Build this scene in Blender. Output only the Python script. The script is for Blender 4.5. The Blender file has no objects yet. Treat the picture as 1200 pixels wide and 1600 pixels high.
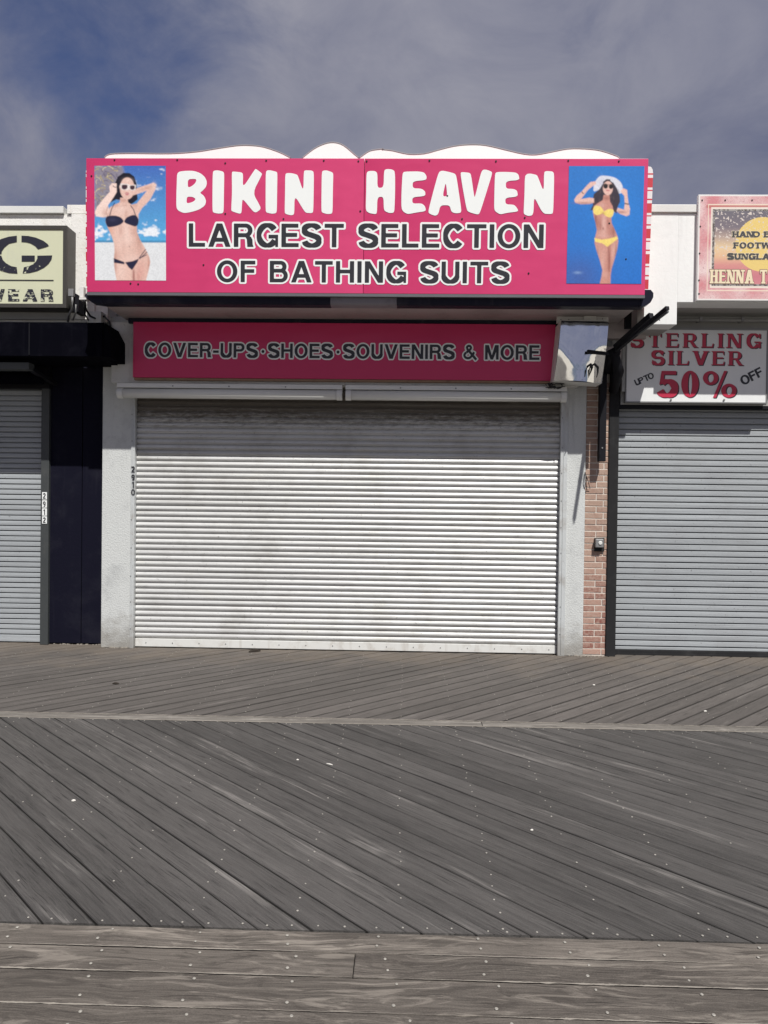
import bpy, bmesh, math, random
import numpy as np
from mathutils import Vector, Matrix, geometry
random.seed(7); RNG = np.random.RandomState(11)
S = bpy.context.scene
COL = S.collection

# ------------------------------------------------------------------ camera
H = 1.62
F_PX, YAW, PITCH, ROLL = 1174.7, math.radians(-1.482), math.radians(-0.717), math.radians(0.725)
def basis():
    cy, sy = math.cos(YAW), math.sin(YAW); cp, sp = math.cos(PITCH), math.sin(PITCH); cr, sr = math.cos(ROLL), math.sin(ROLL)
    fw = Vector((sy*cp, cy*cp, sp)); rt = Vector((cy, -sy, 0)); up = rt.cross(fw)
    return cr*rt + sr*up, -sr*rt + cr*up, fw
CR, CU, CF = basis()
cam_d = bpy.data.cameras.new('camera'); cam = bpy.data.objects.new('camera', cam_d); COL.objects.link(cam)
m = Matrix((CR, CU, -CF)).transposed().to_4x4(); m.translation = (0, 0, H); cam.matrix_world = m
cam_d.sensor_fit = 'VERTICAL'; cam_d.sensor_height = 24; cam_d.lens = F_PX/1600*24
cam_d.clip_start = .05; cam_d.clip_end = 4000
S.camera = cam

# ------------------------------------------------------------------ sun and sky
SUN = Vector((.40, -1.0, 1.5)).normalized()          # towards the sun
sd = bpy.data.lights.new('sun', 'SUN'); sd.energy = 5.0; sd.angle = math.radians(.53); sd.color = (1, .975, .93)
so = bpy.data.objects.new('sun', sd); COL.objects.link(so); so.rotation_euler = SUN.to_track_quat('Z', 'Y').to_euler(); so.location = (2, -6, 12)
W = bpy.data.worlds.new('World'); S.world = W; W.use_nodes = True
wn, wl = W.node_tree.nodes, W.node_tree.links; wn.clear()
sky = wn.new('ShaderNodeTexSky'); sky.sky_type = 'NISHITA'; sky.sun_disc = False
sky.sun_elevation = math.asin(SUN.z); sky.sun_rotation = math.atan2(SUN.x, SUN.y); sky.altitude = 0; sky.dust_density = .6; sky.ozone_density = 2.0
def wnode(t, **k):
    n = wn.new(t)
    for a, b in k.items(): setattr(n, a, b)
    return n
tc = wnode('ShaderNodeTexCoord')
def noise_w(scale, detail, rough, stretch, off, dist=0):
    mp = wnode('ShaderNodeMapping'); mp.inputs['Scale'].default_value = stretch; mp.inputs['Location'].default_value = off
    wl.new(tc.outputs['Generated'], mp.inputs[0])
    n = wnode('ShaderNodeTexNoise'); n.inputs['Scale'].default_value = scale; n.inputs['Detail'].default_value = detail; n.inputs['Roughness'].default_value = rough; n.inputs['Distortion'].default_value = dist
    wl.new(mp.outputs[0], n.inputs[0]); return n.outputs[0]
def wmath(op, a, b=None, c=None, clamp=False):
    n = wnode('ShaderNodeMath', operation=op, use_clamp=clamp)
    for i, v in enumerate((a, b, c)):
        if v is None: continue
        if isinstance(v, (int, float)): n.inputs[i].default_value = v
        else: wl.new(v, n.inputs[i])
    return n.outputs[0]
def wdir(px, py):   # direction in which the photograph shows a place of the sky
    return (CF*F_PX + CR*(px-600) - CU*(py-800)).normalized()
def wspot(d, lo, hi):
    n = wnode('ShaderNodeVectorMath', operation='DOT_PRODUCT'); wl.new(tc.outputs['Generated'], n.inputs[0]); n.inputs[1].default_value = d
    mr = wnode('ShaderNodeMapRange', interpolation_type='SMOOTHSTEP'); wl.new(n.outputs['Value'], mr.inputs[0])
    mr.inputs[1].default_value = lo; mr.inputs[2].default_value = hi; return mr.outputs[0]
big = noise_w(2.3, 6, .52, (1, 1, 1.7), (3.1, 1.2, .4), .25)
wisp = noise_w(6.5, 10, .60, (1, 1, 1.6), (1.3, 5.2, 2.1), .4)
holes = wmath('ADD', wmath('MULTIPLY', wspot(wdir(215, 10), .975, 1.0), .22), wmath('MULTIPLY', wspot(wdir(50, 130), .978, 1.0), .13))
holes = wmath('ADD', holes, wmath('MULTIPLY', wspot(wdir(1080, -10), .985, 1.0), .12))
dens = wmath('ADD', wmath('ADD', wmath('MULTIPLY', big, .55), wmath('MULTIPLY', wisp, .42)), .31)
dens = wmath('ADD', wmath('SUBTRACT', dens, holes), wmath('MULTIPLY', wspot(wdir(760, 160), .93, 1.0), .10))
mr = wnode('ShaderNodeMapRange', interpolation_type='SMOOTHSTEP'); wl.new(dens, mr.inputs[0]); mr.inputs[1].default_value = .36; mr.inputs[2].default_value = .76
cc = wnode('ShaderNodeMix', data_type='RGBA'); wl.new(wmath('ADD', wmath('MULTIPLY_ADD', wisp, 1.8, -.75), wmath('ADD', wmath('MULTIPLY', wspot(wdir(640, 120), .93, 1.0), .5), wmath('MULTIPLY', big, .25)), None, True), cc.inputs[0])
cc.inputs[6].default_value = (1.62, 1.76, 2.62, 1); cc.inputs[7].default_value = (3.1, 3.12, 3.75, 1)
sg_ = wspot(tuple(SUN), -.35, 1.0)
cb = wnode('ShaderNodeVectorMath', operation='SCALE'); wl.new(cc.outputs[2], cb.inputs[0]); wl.new(wmath('MULTIPLY_ADD', sg_, .10, .96), cb.inputs[3])
bl = wnode('ShaderNodeMix', data_type='RGBA', blend_type='MULTIPLY'); bl.inputs[0].default_value = 1
wl.new(sky.outputs[0], bl.inputs[6]); bl.inputs[7].default_value = (.44, .47, .66, 1)
mx = wnode('ShaderNodeMix', data_type='RGBA'); wl.new(mr.outputs[0], mx.inputs[0]); wl.new(bl.outputs[2], mx.inputs[6]); wl.new(cb.outputs[0], mx.inputs[7])
bg = wnode('ShaderNodeBackground'); bg.inputs[1].default_value = .1; wl.new(mx.outputs[2], bg.inputs[0])
wo = wnode('ShaderNodeOutputWorld'); wl.new(bg.outputs[0], wo.inputs[0])
S.view_settings.view_transform = 'Standard'; S.view_settings.look = 'None'; S.view_settings.exposure = 0.0; S.view_settings.gamma = 1

# ------------------------------------------------------------------ helpers
def ray(px, py): return CF*F_PX + CR*(px-600) - CU*(py-800)
def at(px, py, Y):
    d = ray(px, py); k = Y/d.y; return Vector((d.x*k, Y, H + d.z*k))
def X(px, py, Y): return at(px, py, Y).x
def Z(px, py, Y): return at(px, py, Y).z
def ground(px, py, z=0.0):
    d = ray(px, py); k = (z-H)/d.z; return Vector((d.x*k, d.y*k, z))
def lin(r, g, b): return tuple((c/255/12.92 if c/255 <= .04045 else ((c/255+.055)/1.055)**2.4) for c in (r, g, b))

class MB:
    """collects shapes for one mesh"""
    def __init__(s): s.v = []; s.f = []; s.c = None
    def add(s, vs, fs):
        n = len(s.v); s.v += [tuple(v) for v in vs]; s.f += [tuple(i+n for i in f) for f in fs]; return s
    def box(s, x0, y0, z0, x1, y1, z1, bev=0.0):
        if x0 > x1: x0, x1 = x1, x0
        if y0 > y1: y0, y1 = y1, y0
        if z0 > z1: z0, z1 = z1, z0
        if bev <= 0:
            vs = [(x, y, z) for x in (x0, x1) for y in (y0, y1) for z in (z0, z1)]
            return s.add(vs, [(0,1,3,2), (4,6,7,5), (0,4,5,1), (2,3,7,6), (0,2,6,4), (1,5,7,3)])
        bm = bmesh.new(); bmesh.ops.create_cube(bm, size=1)
        for v in bm.verts: v.co = Vector(((x0+x1)/2+v.co.x*(x1-x0), (y0+y1)/2+v.co.y*(y1-y0), (z0+z1)/2+v.co.z*(z1-z0)))
        bmesh.ops.bevel(bm, geom=bm.edges[:], offset=bev, segments=2, affect='EDGES', profile=.5)
        return s._bm(bm)
    def _bm(s, bm):
        bm.verts.index_update(); s.add([v.co.copy() for v in bm.verts], [[v.index for v in f.verts] for f in bm.faces]); bm.free(); return s
    def prism(s, pts, y0, y1):          # outline in x,z pushed along y
        n = len(pts); vs = [(x, y0, z) for x, z in pts] + [(x, y1, z) for x, z in pts]
        a = sum(pts[i][0]*pts[(i+1) % n][1]-pts[(i+1) % n][0]*pts[i][1] for i in range(n))
        fs = [tuple(range(n)), tuple(range(2*n-1, n-1, -1))] + [(i, i+n, (i+1) % n+n, (i+1) % n) for i in range(n)]
        if a < 0: fs = [f[::-1] for f in fs]
        return s.add(vs, fs)
    def xprism(s, pts, x0, x1):         # outline in y,z pushed along x
        n = len(pts); vs = [(x0, y, z) for y, z in pts] + [(x1, y, z) for y, z in pts]
        a = sum(pts[i][0]*pts[(i+1) % n][1]-pts[(i+1) % n][0]*pts[i][1] for i in range(n))
        fs = [tuple(range(n))[::-1], tuple(range(n, 2*n))] + [(i, (i+1) % n, (i+1) % n+n, i+n) for i in range(n)]
        if a < 0: fs = [f[::-1] for f in fs]
        return s.add(vs, fs)
    def tube(s, pts, r, n=8, cap=True):
        pts = [Vector(p) for p in pts]; rings = []
        for i, p in enumerate(pts):
            t = (pts[min(i+1, len(pts)-1)]-pts[max(i-1, 0)]).normalized()
            a = t.cross(Vector((0, 0, 1)) if abs(t.z) < .9 else Vector((1, 0, 0))).normalized(); b = t.cross(a)
            rr = r[i] if isinstance(r, (list, tuple)) else r
            rings.append([p+a*math.cos(k*2*math.pi/n)*rr+b*math.sin(k*2*math.pi/n)*rr for k in range(n)])
        vs = [q for R in rings for q in R]; fs = []
        for i in range(len(rings)-1):
            for k in range(n): fs.append((i*n+k, i*n+(k+1) % n, (i+1)*n+(k+1) % n, (i+1)*n+k))
        if cap: fs += [tuple(range(n))[::-1], tuple(range((len(rings)-1)*n, len(rings)*n))]
        return s.add(vs, fs)
    def bar(s, a, b, w, h):             # rectangular bar between two points
        a, b = Vector(a), Vector(b); t = (b-a).normalized(); u = t.cross(Vector((0, 0, 1))).normalized(); v = u.cross(t)
        vs = [p+u*i*w/2+v*j*h/2 for p in (a, b) for i, j in ((-1,-1), (1,-1), (1,1), (-1,1))]
        return s.add(vs, [(0,1,2,3), (7,6,5,4), (0,4,5,1), (1,5,6,2), (2,6,7,3), (3,7,4,0)])
    def disc(s, c, r, axis='y', d=.004, n=10):
        c = Vector(c)
        if axis == 'y': f = lambda a, o, k: (c.x+math.cos(a)*r*k, c.y-o, c.z+math.sin(a)*r*k)
        else: f = lambda a, o, k: (c.x+math.cos(a)*r*k, c.y+math.sin(a)*r*k, c.z+o)
        vs = [f(i*2*math.pi/n, 0, 1) for i in range(n)]+[f(i*2*math.pi/n, d, .75) for i in range(n)]
        return s.add(vs, [tuple(range(n, 2*n))]+[(i, (i+1) % n, (i+1) % n+n, i+n) for i in range(n)])

WL = {}
def wloc(o):
    v = Vector((0, 0, 0))
    while o is not None: v += o.location; o = o.parent
    return v
def mesh_of(name, mb, mat, smooth=False, origin=None):
    vs = [Vector(v) for v in mb.v]
    if origin is None:
        lo = Vector([min(v[i] for v in vs) for i in range(3)]); hi = Vector([max(v[i] for v in vs) for i in range(3)]); origin = Vector(((lo.x+hi.x)/2, (lo.y+hi.y)/2, (lo.z+hi.z)/2))
    me = bpy.data.meshes.new(name); me.from_pydata([v-origin for v in vs], [], mb.f); me.materials.append(mat)
    if smooth: me.polygons.foreach_set('use_smooth', [True]*len(me.polygons))
    me.update(); return me, origin
def tag(o, label=None, cat=None, group=None, kind=None):
    for k, v in (('label', label), ('category', cat), ('group', group), ('kind', kind)):
        if v: o[k] = v
    return o
def part(name, mb, mat, parent=None, smooth=False, label=None, local=False, cat=None, group=None, kind=None):
    me, c = mesh_of(name, mb, mat, smooth); o = bpy.data.objects.new(name, me); COL.objects.link(o)
    if parent is not None: o.parent = parent
    o.location = c if (local or parent is None) else c-wloc(parent)
    return tag(o, label, cat, group, kind)
def copy_part(src, delta, parent=None, rot=None):
    o = src.copy(); COL.objects.link(o); o.parent = parent or src.parent; o.location = src.location+Vector(delta)
    if rot: o.rotation_euler = rot
    return o
def thing(name, label, cat, loc, group=None, kind=None, rot=None):
    o = bpy.data.objects.new(name, None); o.empty_display_size = .1; COL.objects.link(o); o.location = loc
    if rot: o.rotation_euler = rot
    return tag(o, label, cat, group, kind)

# ------------------------------------------------------------------ materials
class NT:
    def __init__(s, name):
        s.m = bpy.data.materials.new(name); s.m.use_nodes = True; s.n = s.m.node_tree.nodes; s.l = s.m.node_tree.links
        s.b = s.n['Principled BSDF']; s.tc = s.n.new('ShaderNodeTexCoord'); s.oi = None
    def put(s, sock, v):
        if isinstance(v, bpy.types.NodeSocket): s.l.new(v, sock)
        elif isinstance(v, (tuple, list)) and len(v) == 3 and sock.type == 'RGBA': sock.default_value = (*v, 1)
        else: sock.default_value = v
    def math(s, op, a, b=0., c=0., clamp=False):
        n = s.n.new('ShaderNodeMath'); n.operation = op; n.use_clamp = clamp
        for i, v in enumerate((a, b, c)): s.put(n.inputs[i], v)
        return n.outputs[0]
    def map(s, scale=(1, 1, 1), loc=(0, 0, 0), src=None, rnd=False):
        n = s.n.new('ShaderNodeMapping'); s.l.new(src or s.tc.outputs['Object'], n.inputs[0]); n.inputs['Scale'].default_value = scale; n.inputs['Location'].default_value = loc
        if rnd:
            a = s.n.new('ShaderNodeVectorMath'); a.operation = 'ADD'; s.l.new(n.outputs[0], a.inputs[0])
            c = s.n.new('ShaderNodeCombineXYZ'); r = s.rand()
            s.l.new(s.math('MULTIPLY', r, 91.), c.inputs[0]); s.l.new(s.math('MULTIPLY', r, 37.), c.inputs[1]); s.l.new(s.math('MULTIPLY', r, 53.), c.inputs[2])
            s.l.new(c.outputs[0], a.inputs[1]); return a.outputs[0]
        return n.outputs[0]
    def rand(s):
        if s.oi is None: s.oi = s.n.new('ShaderNodeObjectInfo')
        return s.oi.outputs['Random']
    def noise(s, vec, scale, detail=5, rough=.55, dist=0.):
        n = s.n.new('ShaderNodeTexNoise'); s.l.new(vec, n.inputs[0]); n.inputs['Scale'].default_value = scale; n.inputs['Detail'].default_value = detail; n.inputs['Roughness'].default_value = rough; n.inputs['Distortion'].default_value = dist
        return n.outputs[0]
    def ramp(s, v, lo, hi, a=0., b=1.):
        n = s.n.new('ShaderNodeMapRange'); n.interpolation_type = 'SMOOTHSTEP'
        for i, q in enumerate((v, lo, hi, a, b)): s.put(n.inputs[i], q)
        return n.outputs[0]
    def mix(s, f, a, b, mode='MIX'):
        n = s.n.new('ShaderNodeMix'); n.data_type = 'RGBA'; n.blend_type = mode; s.put(n.inputs[0], f); s.put(n.inputs[6], a); s.put(n.inputs[7], b); return n.outputs[2]
    def xyz(s, vec=None):
        n = s.n.new('ShaderNodeSeparateXYZ'); s.l.new(vec or s.tc.outputs['Object'], n.inputs[0]); return n.outputs
    def world(s):
        g = s.n.new('ShaderNodeNewGeometry'); return g.outputs['Position']
    def bump(s, h, strength=.3, dist=.01):
        n = s.n.new('ShaderNodeBump'); n.inputs['Strength'].default_value = strength; n.inputs['Distance'].default_value = dist; s.l.new(h, n.inputs['Height']); s.l.new(n.outputs[0], s.b.inputs['Normal']); return n
    def out(s, col=None, rough=.5, metal=0., spec=None):
        if col is not None: s.put(s.b.inputs['Base Color'], col)
        s.put(s.b.inputs['Roughness'], rough); s.put(s.b.inputs['Metallic'], metal)
        if spec is not None: s.b.inputs['Specular IOR Level'].default_value = spec
        return s.m

def m_paint(name, col, dirt=(.25, .24, .22), amount=.35, scale=3., rough=.55, bump=.15, bscale=60., streak=True, speck=0., metal=0., foot=0.):
    spec = .04 if max(col) < .035 else .5
    """painted or plastered surface with blotches, run marks and fine relief, mapped in world metres"""
    t = NT(name); p = t.world(); mp = t.map((1, 1, 1), src=p)
    n1 = t.noise(mp, scale, 7, .62, .3); f = t.math('MULTIPLY', t.ramp(n1, .48, .78), amount)
    c = t.mix(f, col, dirt)
    if streak:
        n2 = t.noise(t.map((9, 9, .7), (4, 2, 1), src=p), 1.6, 6, .6); c = t.mix(t.math('MULTIPLY', t.ramp(n2, .55, .8), amount*.8), c, dirt)
    if speck:
        n3 = t.noise(mp, 38., 3, .5); c = t.mix(t.math('MULTIPLY', t.ramp(n3, .66, .72), speck), c, tuple(x*.35 for x in dirt))
    if foot:
        zz_ = t.xyz(p)[2]; gn_ = t.noise(t.map((3, 3, 5), src=p), 1.8, 6, .7); c = t.mix(t.math('MULTIPLY', t.ramp(t.math('ADD', zz_, t.math('MULTIPLY_ADD', gn_, .7, -.35)), .42, .0), foot), c, (.20, .18, .15))
        cn_ = t.noise(mp, 14., 3, .8, 1.5); c = t.mix(t.math('MULTIPLY', t.ramp(t.math('ABSOLUTE', t.math('SUBTRACT', cn_, .5)), .006, .0), .5), c, (.25, .24, .22))
    nb = t.noise(mp, bscale, 5, .6); t.bump(nb, bump, .006)
    return t.out(c, t.math('MULTIPLY_ADD', n1, .25, rough-.12), metal, spec)
def m_plain(name, col, rough=.45, metal=0., var=.12, bump=.05, spec=.5):
    t = NT(name); p = t.map((1, 1, 1), src=t.world()); n = t.noise(p, 6., 5, .6)
    c = t.mix(n, tuple(x*(1-var) for x in col), tuple(min(1, x*(1+var)) for x in col)); t.bump(t.noise(p, 90., 3, .5), bump, .003)
    return t.out(c, rough, metal, spec)

def m_wood(name, dark, light, pale, rings=1.0, patch=.5, edge=None, sandy=False, blot=0.):
    t = NT(name); v = t.map((1, 1, 1), rnd=True); r = t.rand()
    # bend the grain a little so that it never runs dead straight
    wob = t.noise(t.map((1.1, 2.2, 2.2), src=v), 1.0, 3, .5); cb = t.n.new('ShaderNodeCombineXYZ'); t.l.new(t.math('MULTIPLY_ADD', wob, .06*rings, -.03*rings), cb.inputs[1])
    ad = t.n.new('ShaderNodeVectorMath'); ad.operation = 'ADD'; t.l.new(v, ad.inputs[0]); t.l.new(cb.outputs[0], ad.inputs[1]); v2 = ad.outputs[0]
    g1 = t.noise(t.map((.8, 22, 22), src=v2), 1.0, 6, .7, .4); g2 = t.noise(t.map((4.5, 120, 120), src=v2), 1.0, 4, .7, .3)
    broad = t.noise(t.map((.5, 5, 5), src=v2), 1.0, 4, .55, .5); grit = t.noise(t.map((1, 1.8, 1.8), src=v), 170., 3, .7)
    f = t.math('ADD', t.ramp(g1, .34, .66, -.02, .24), t.ramp(g2, .38, .62, -.02, .24)); f = t.math('ADD', f, t.ramp(broad, .3, .7, .0, .14)); f = t.math('ADD', f, t.math('MULTIPLY_ADD', r, .30, -.04)); f = t.math('ADD', f, t.math('MULTIPLY_ADD', grit, 1.1, -.52))
    c = t.mix(f, dark, light)
    # worn pale streaks along the grain, only in patches
    st = t.noise(t.map((.7, 24, 24), (7, 3, 1), src=v2), 1., 7, .75, .5); pa = t.noise(t.map((.9, 3., 3.), src=v), 1., 4, .6)
    c = t.mix(t.math('MULTIPLY', t.ramp(st, .50, .66), t.ramp(pa, patch, patch+.14, .06, .9)), c, pale)
    # hairline checks
    ck = t.noise(t.map((5, 150, 150), (1, 9, 4), src=v2), 1., 3, .5); c = t.mix(t.math('MULTIPLY', t.ramp(ck, .60, .68), .65), c, tuple(x*.3 for x in dark))
    if blot:     # swirling, scuffed figure of old broad boards
        bn = t.noise(t.map((3.2, 15, 15), (4, 4, 4), src=v2), 1.0, 8, .72, 1.4); c = t.mix(t.math('MULTIPLY', t.ramp(bn, .50, .60), blot), c, tuple(x*.62 for x in dark)); bq = t.noise(t.map((2.2, 13, 13), (9, 1, 4), src=v2), 1.0, 8, .72, 1.6); c = t.mix(t.math('MULTIPLY', t.ramp(bq, .52, .64), blot), c, pale)
    # darker along both edges of a board, so that the joints stand out
    if edge:
        ey = t.math('ABSOLUTE', t.xyz()[1]); en = t.math('MULTIPLY_ADD', t.noise(t.map((3, 30, 30), src=v), 1., 3, .6), .016, -.008)
        c = t.mix(t.math('MULTIPLY', t.ramp(t.math('ADD', ey, en), edge[0], edge[1]), edge[2]), c, tuple(x*.35 for x in dark))
    if sandy:    # sand trodden in near the shopfronts
        yw = t.xyz(t.world())[1]; sn = t.noise(t.world(), 2.0, 6, .65); c = t.mix(t.math('MULTIPLY', t.ramp(t.math('ADD', yw, t.math('MULTIPLY_ADD', sn, 3.4, -1.7)), 7.1, 8.4), .42), c, (.19, .155, .12))
    # damp, trodden patches across the planks
    wp = t.noise(t.world(), 1.3, 6, .6); c = t.mix(t.math('MULTIPLY', t.ramp(wp, .48, .72), .22), c, tuple(x*.72 for x in dark))
    t.bump(t.math('ADD', t.math('MULTIPLY', g2, .6), t.math('MULTIPLY', g1, 1.0)), .6, .004)
    return t.out(c, .75, 0, .25)

M = {}
M['plank'] = m_wood('weathered_wood', (.047, .0445, .042), (.122, .114, .108), (.23, .215, .20), 1.0, .50, (.0655, .0722, .6))
M['plank_far'] = m_wood('weathered_wood_pale', (.076, .069, .063), (.155, .139, .128), (.22, .20, .185), 1.0, .52, (.055, .068, .7), True)
M['plank_front'] = m_wood('front_board_wood', (.068, .059, .051), (.190, .167, .144), (.31, .275, .235), 3.6, .46, None, False, .5)
M['plank_seam'] = m_wood('seam_board_wood', (.11, .10, .088), (.24, .22, .195), (.42, .39, .35), 1.2, .42, None, False, .35)
M['under'] = m_plain('dark_underside', (.012, .011, .010), .9)
M['nail'] = m_plain('nail_head', (.36, .34, .30), .6, .2, .5)
M['sandline'] = m_paint('packed_sand', (.30, .27, .23), (.08, .07, .06), .8, 9., .9, .5, 120., False)
M['sand'] = m_paint('beach_sand', (.48, .44, .37), (.3, .26, .2), .5, .4, .95, .3, 4., False)
M['sea'] = m_plain('sea_water', (.02, .06, .08), .15)
M['stucco'] = m_paint('white_stucco', (.60, .615, .60), (.36, .37, .37), .6, 5., .8, 1.0, 60., True, .15, foot=.7)
M['stucco_up'] = m_paint('parapet_stucco', (.80, .79, .75), (.50, .45, .36), .5, 6., .8, .7, 55., True, .5)
M['stucco_r'] = m_paint('painted_parapet', (.80, .81, .79), (.55, .55, .53), .35, 2.5, .7, .35, 22., True, .1)
M['trim'] = m_paint('white_metal_trim', (.54, .56, .56), (.26, .22, .18), .55, 7., .45, .1, 70., True, .4, foot=.6)
M['header'] = m_paint('header_box_paint', (.60, .60, .58), (.3, .28, .25), .5, 4., .5, .1, 40., True, .3)
M['soffit'] = m_paint('soffit_paint', (.44, .39, .38), (.2, .17, .16), .5, 2., .5, .2, 30.)
M['canopy'] = m_paint('dark_canopy_metal', (.020, .020, .032), (.09, .08, .09), .4, 2., .35, .1, 30.)
M['canopy_reflect'] = m_paint('canopy_metal_reflection', (.22, .20, .22), (.1, .08, .09), .5, 5., .5, .1, 30.)  # lighter canopy metal with the reflection put into its colour
M['pink'] = None
M['navy'] = m_paint('navy_painted_panel', (.0085, .0085, .017), (.03, .03, .04), .4, 2.5, .7, .35, 30., True)
M['black'] = m_plain('black_metal', (.007, .007, .010), .6, 0, .3, .15, .2)
M['post'] = m_paint('dark_bronze_post', (.028, .028, .029), (.07, .07, .07), .4, 5., .6, .1, 40.)
M['post2'] = m_paint('grey_post', (.05, .055, .056), (.09, .09, .085), .4, 5., .5, .1, 40.)
M['awn'] = m_paint('black_awning_fabric', (.0022, .0022, .0048), (.014, .014, .02), .35, 5., .95, .4, 30., True)
M['silver'] = None
M['greyfas'] = m_paint('grey_fascia', (.34, .34, .325), (.2, .2, .19), .4, 3., .6, .15, 30.)
M['tubew'] = m_plain('lamp_diffuser', (.72, .72, .68), .25, 0, .06)
M['whitepaint'] = m_plain('white_enamel', (.70, .70, .67), .4, 0, .1)
M['rust'] = m_paint('rusty_edge', (.30, .19, .12), (.12, .06, .04), .7, 8., .8, .3, 60.)
M['vinylw'] = m_plain('white_vinyl', (.86, .88, .86), .35, 0, .03, .02)
M['vinylk'] = m_plain('black_vinyl', (.028, .029, .034), .35, 0, .15, .02)
M['wavew'] = m_plain('white_foam_board', (.86, .87, .84), .5, 0, .04)
M['waveedge'] = m_plain('grey_edge_line', (.30, .30, .31), .6)
M['signwhite'] = m_paint('white_sign_board', (.80, .81, .80), (.62, .63, .64), .4, 2., .4, .05, 30.)
M['redvinyl'] = m_paint('red_vinyl', (.52, .028, .07), (.45, .05, .09), .4, 3., .4, .05, 30., False)
M['frame'] = m_paint('bronze_sign_frame', (.052, .048, .042), (.09, .08, .07), .4, 6., .45, .1, 40.)
M['cream'] = m_paint('cream_sign_face', (.62, .63, .45), (.48, .49, .42), .35, 3., .35, .03, 30.)
M['rubber'] = m_plain('black_cable', (.012, .012, .014), .5)
M['grey'] = m_plain('grey_metal', (.24, .24, .24), .5, .2, .2)
M['mortar'] = m_paint('mortar', (.66, .60, .53), (.45, .4, .35), .5, 20., .9, .8, 120., False)
M['white_fleck'] = m_plain('shell_white', (.75, .72, .66), .7)
M['leaf'] = m_plain('dead_leaf', (.025, .018, .012), .8)

def m_sign_pink(name, base, hot, dx=0.):
    t = NT(name); p = t.tc.outputs['Object']; x = t.xyz()
    # colour turns a little lighter and pinker towards the right end of the panel
    f = t.ramp(x[0], -3., 3., 0., .8); c = t.mix(f, base, hot)
    n = t.noise(t.map((1, 1, 1), src=p), 1.6, 5, .6); c = t.mix(t.math('MULTIPLY', t.ramp(n, .5, .8), .25), c, tuple(v*.8 for v in base))
    dents = t.noise(t.map((1.0, 1, 2.2), src=p), 1.5, 2, .5, .1); fine = t.noise(p, 40., 3, .5)
    t.bump(t.math('ADD', dents, t.math('MULTIPLY', fine, .01)), .22, .05)
    return t.out(c, .32, 0, .5)
M['pink'] = m_sign_pink('pink_sign_vinyl', (.55, .028, .125), (.71, .075, .205))
M['pink2'] = m_sign_pink('pink_lower_sign', (.60, .026, .12), (.60, .030, .125))

def m_silver():
    t = NT('polished_steel'); p = t.world()
    n = t.noise(t.map((1, 1, .8), src=p), 4.5, 2, .45, .6); sp = t.noise(p, 70., 4, .6)
    c = t.mix(t.math('MULTIPLY', t.ramp(sp, .62, .70), .7), (.88, .90, .91), (.2, .2, .2))
    t.bump(n, .12, .04)
    return t.out(c, t.math('MULTIPLY_ADD', t.ramp(n, .3, .7), .07, .04), 1.0)
M['silver'] = m_silver()

def m_slat(name, col, dirt, grime_top=None, metal=.15, rough=.42):
    t = NT(name); p = t.world(); v = t.map((.35, 30, 30), rnd=True, src=p)
    n = t.noise(v, 1.0, 6, .65); c = t.mix(t.ramp(n, .25, .8), col, tuple(x*.78 for x in col)); r = t.rand()
    c = t.mix(t.math('MULTIPLY', r, .22), c, tuple(x*.72 for x in col))
    d = t.noise(t.map((1.5, 1, 1.5), src=p), 1.5, 7, .65); c = t.mix(t.math('MULTIPLY', t.ramp(d, .46, .74), .5), c, dirt)
    sc = t.noise(t.map((2, 40, 40), src=p), 1.3, 5, .7); c = t.mix(t.math('MULTIPLY', t.ramp(sc, .66, .72), .35), c, dirt)
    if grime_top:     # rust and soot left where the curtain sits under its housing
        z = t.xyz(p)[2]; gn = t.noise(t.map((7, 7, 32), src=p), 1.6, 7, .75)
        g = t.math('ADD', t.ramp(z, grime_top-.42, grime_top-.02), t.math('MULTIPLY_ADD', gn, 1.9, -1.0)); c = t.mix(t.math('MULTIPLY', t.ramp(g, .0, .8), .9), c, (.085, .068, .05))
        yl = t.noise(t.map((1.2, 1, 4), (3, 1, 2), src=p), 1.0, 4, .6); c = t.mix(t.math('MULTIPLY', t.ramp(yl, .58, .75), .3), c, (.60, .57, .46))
    # long dull scuffs where curtain has rubbed, and black specks
    q_ = t.noise(t.map((.45, 1, 16), (2, 0, 5), src=p), 1.2, 6, .7); c = t.mix(t.math('MULTIPLY', t.ramp(q_, .52, .66), .35), c, tuple(x*.8 for x in dirt))
    k_ = t.noise(p, 55., 2, .5); c = t.mix(t.math('MULTIPLY', t.ramp(k_, .70, .74), .6), c, (.06, .05, .04))
    dn = t.noise(t.map((1.2, 1, 9), src=p), 1.6, 4, .6)
    t.bump(t.math('ADD', t.math('ADD', n, t.noise(p, 50., 4, .5)), t.math('MULTIPLY', dn, 3.)), .22, .006)
    return t.out(c, rough, metal)

def m_brick():
    t = NT('red_brick'); v = t.map((1, 1, 1), rnd=True); n = t.noise(v, 28., 6, .65); r = t.rand()
    c = t.mix(r, (.24, .085, .065), (.44, .27, .21)); c = t.mix(t.ramp(n, .35, .75), c, (.44, .32, .26)); z = t.xyz(t.world())[2]
    c = t.mix(t.ramp(z, .3, 1.6, 0., .6), c, (.42, .31, .24))
    s = t.noise(v, 60., 4, .6); c = t.mix(t.math('MULTIPLY', t.ramp(s, .63, .7), .7), c, (.1, .05, .04)); t.bump(n, .6, .006)
    return t.out(c, .88)
M['brick'] = m_brick()

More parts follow.
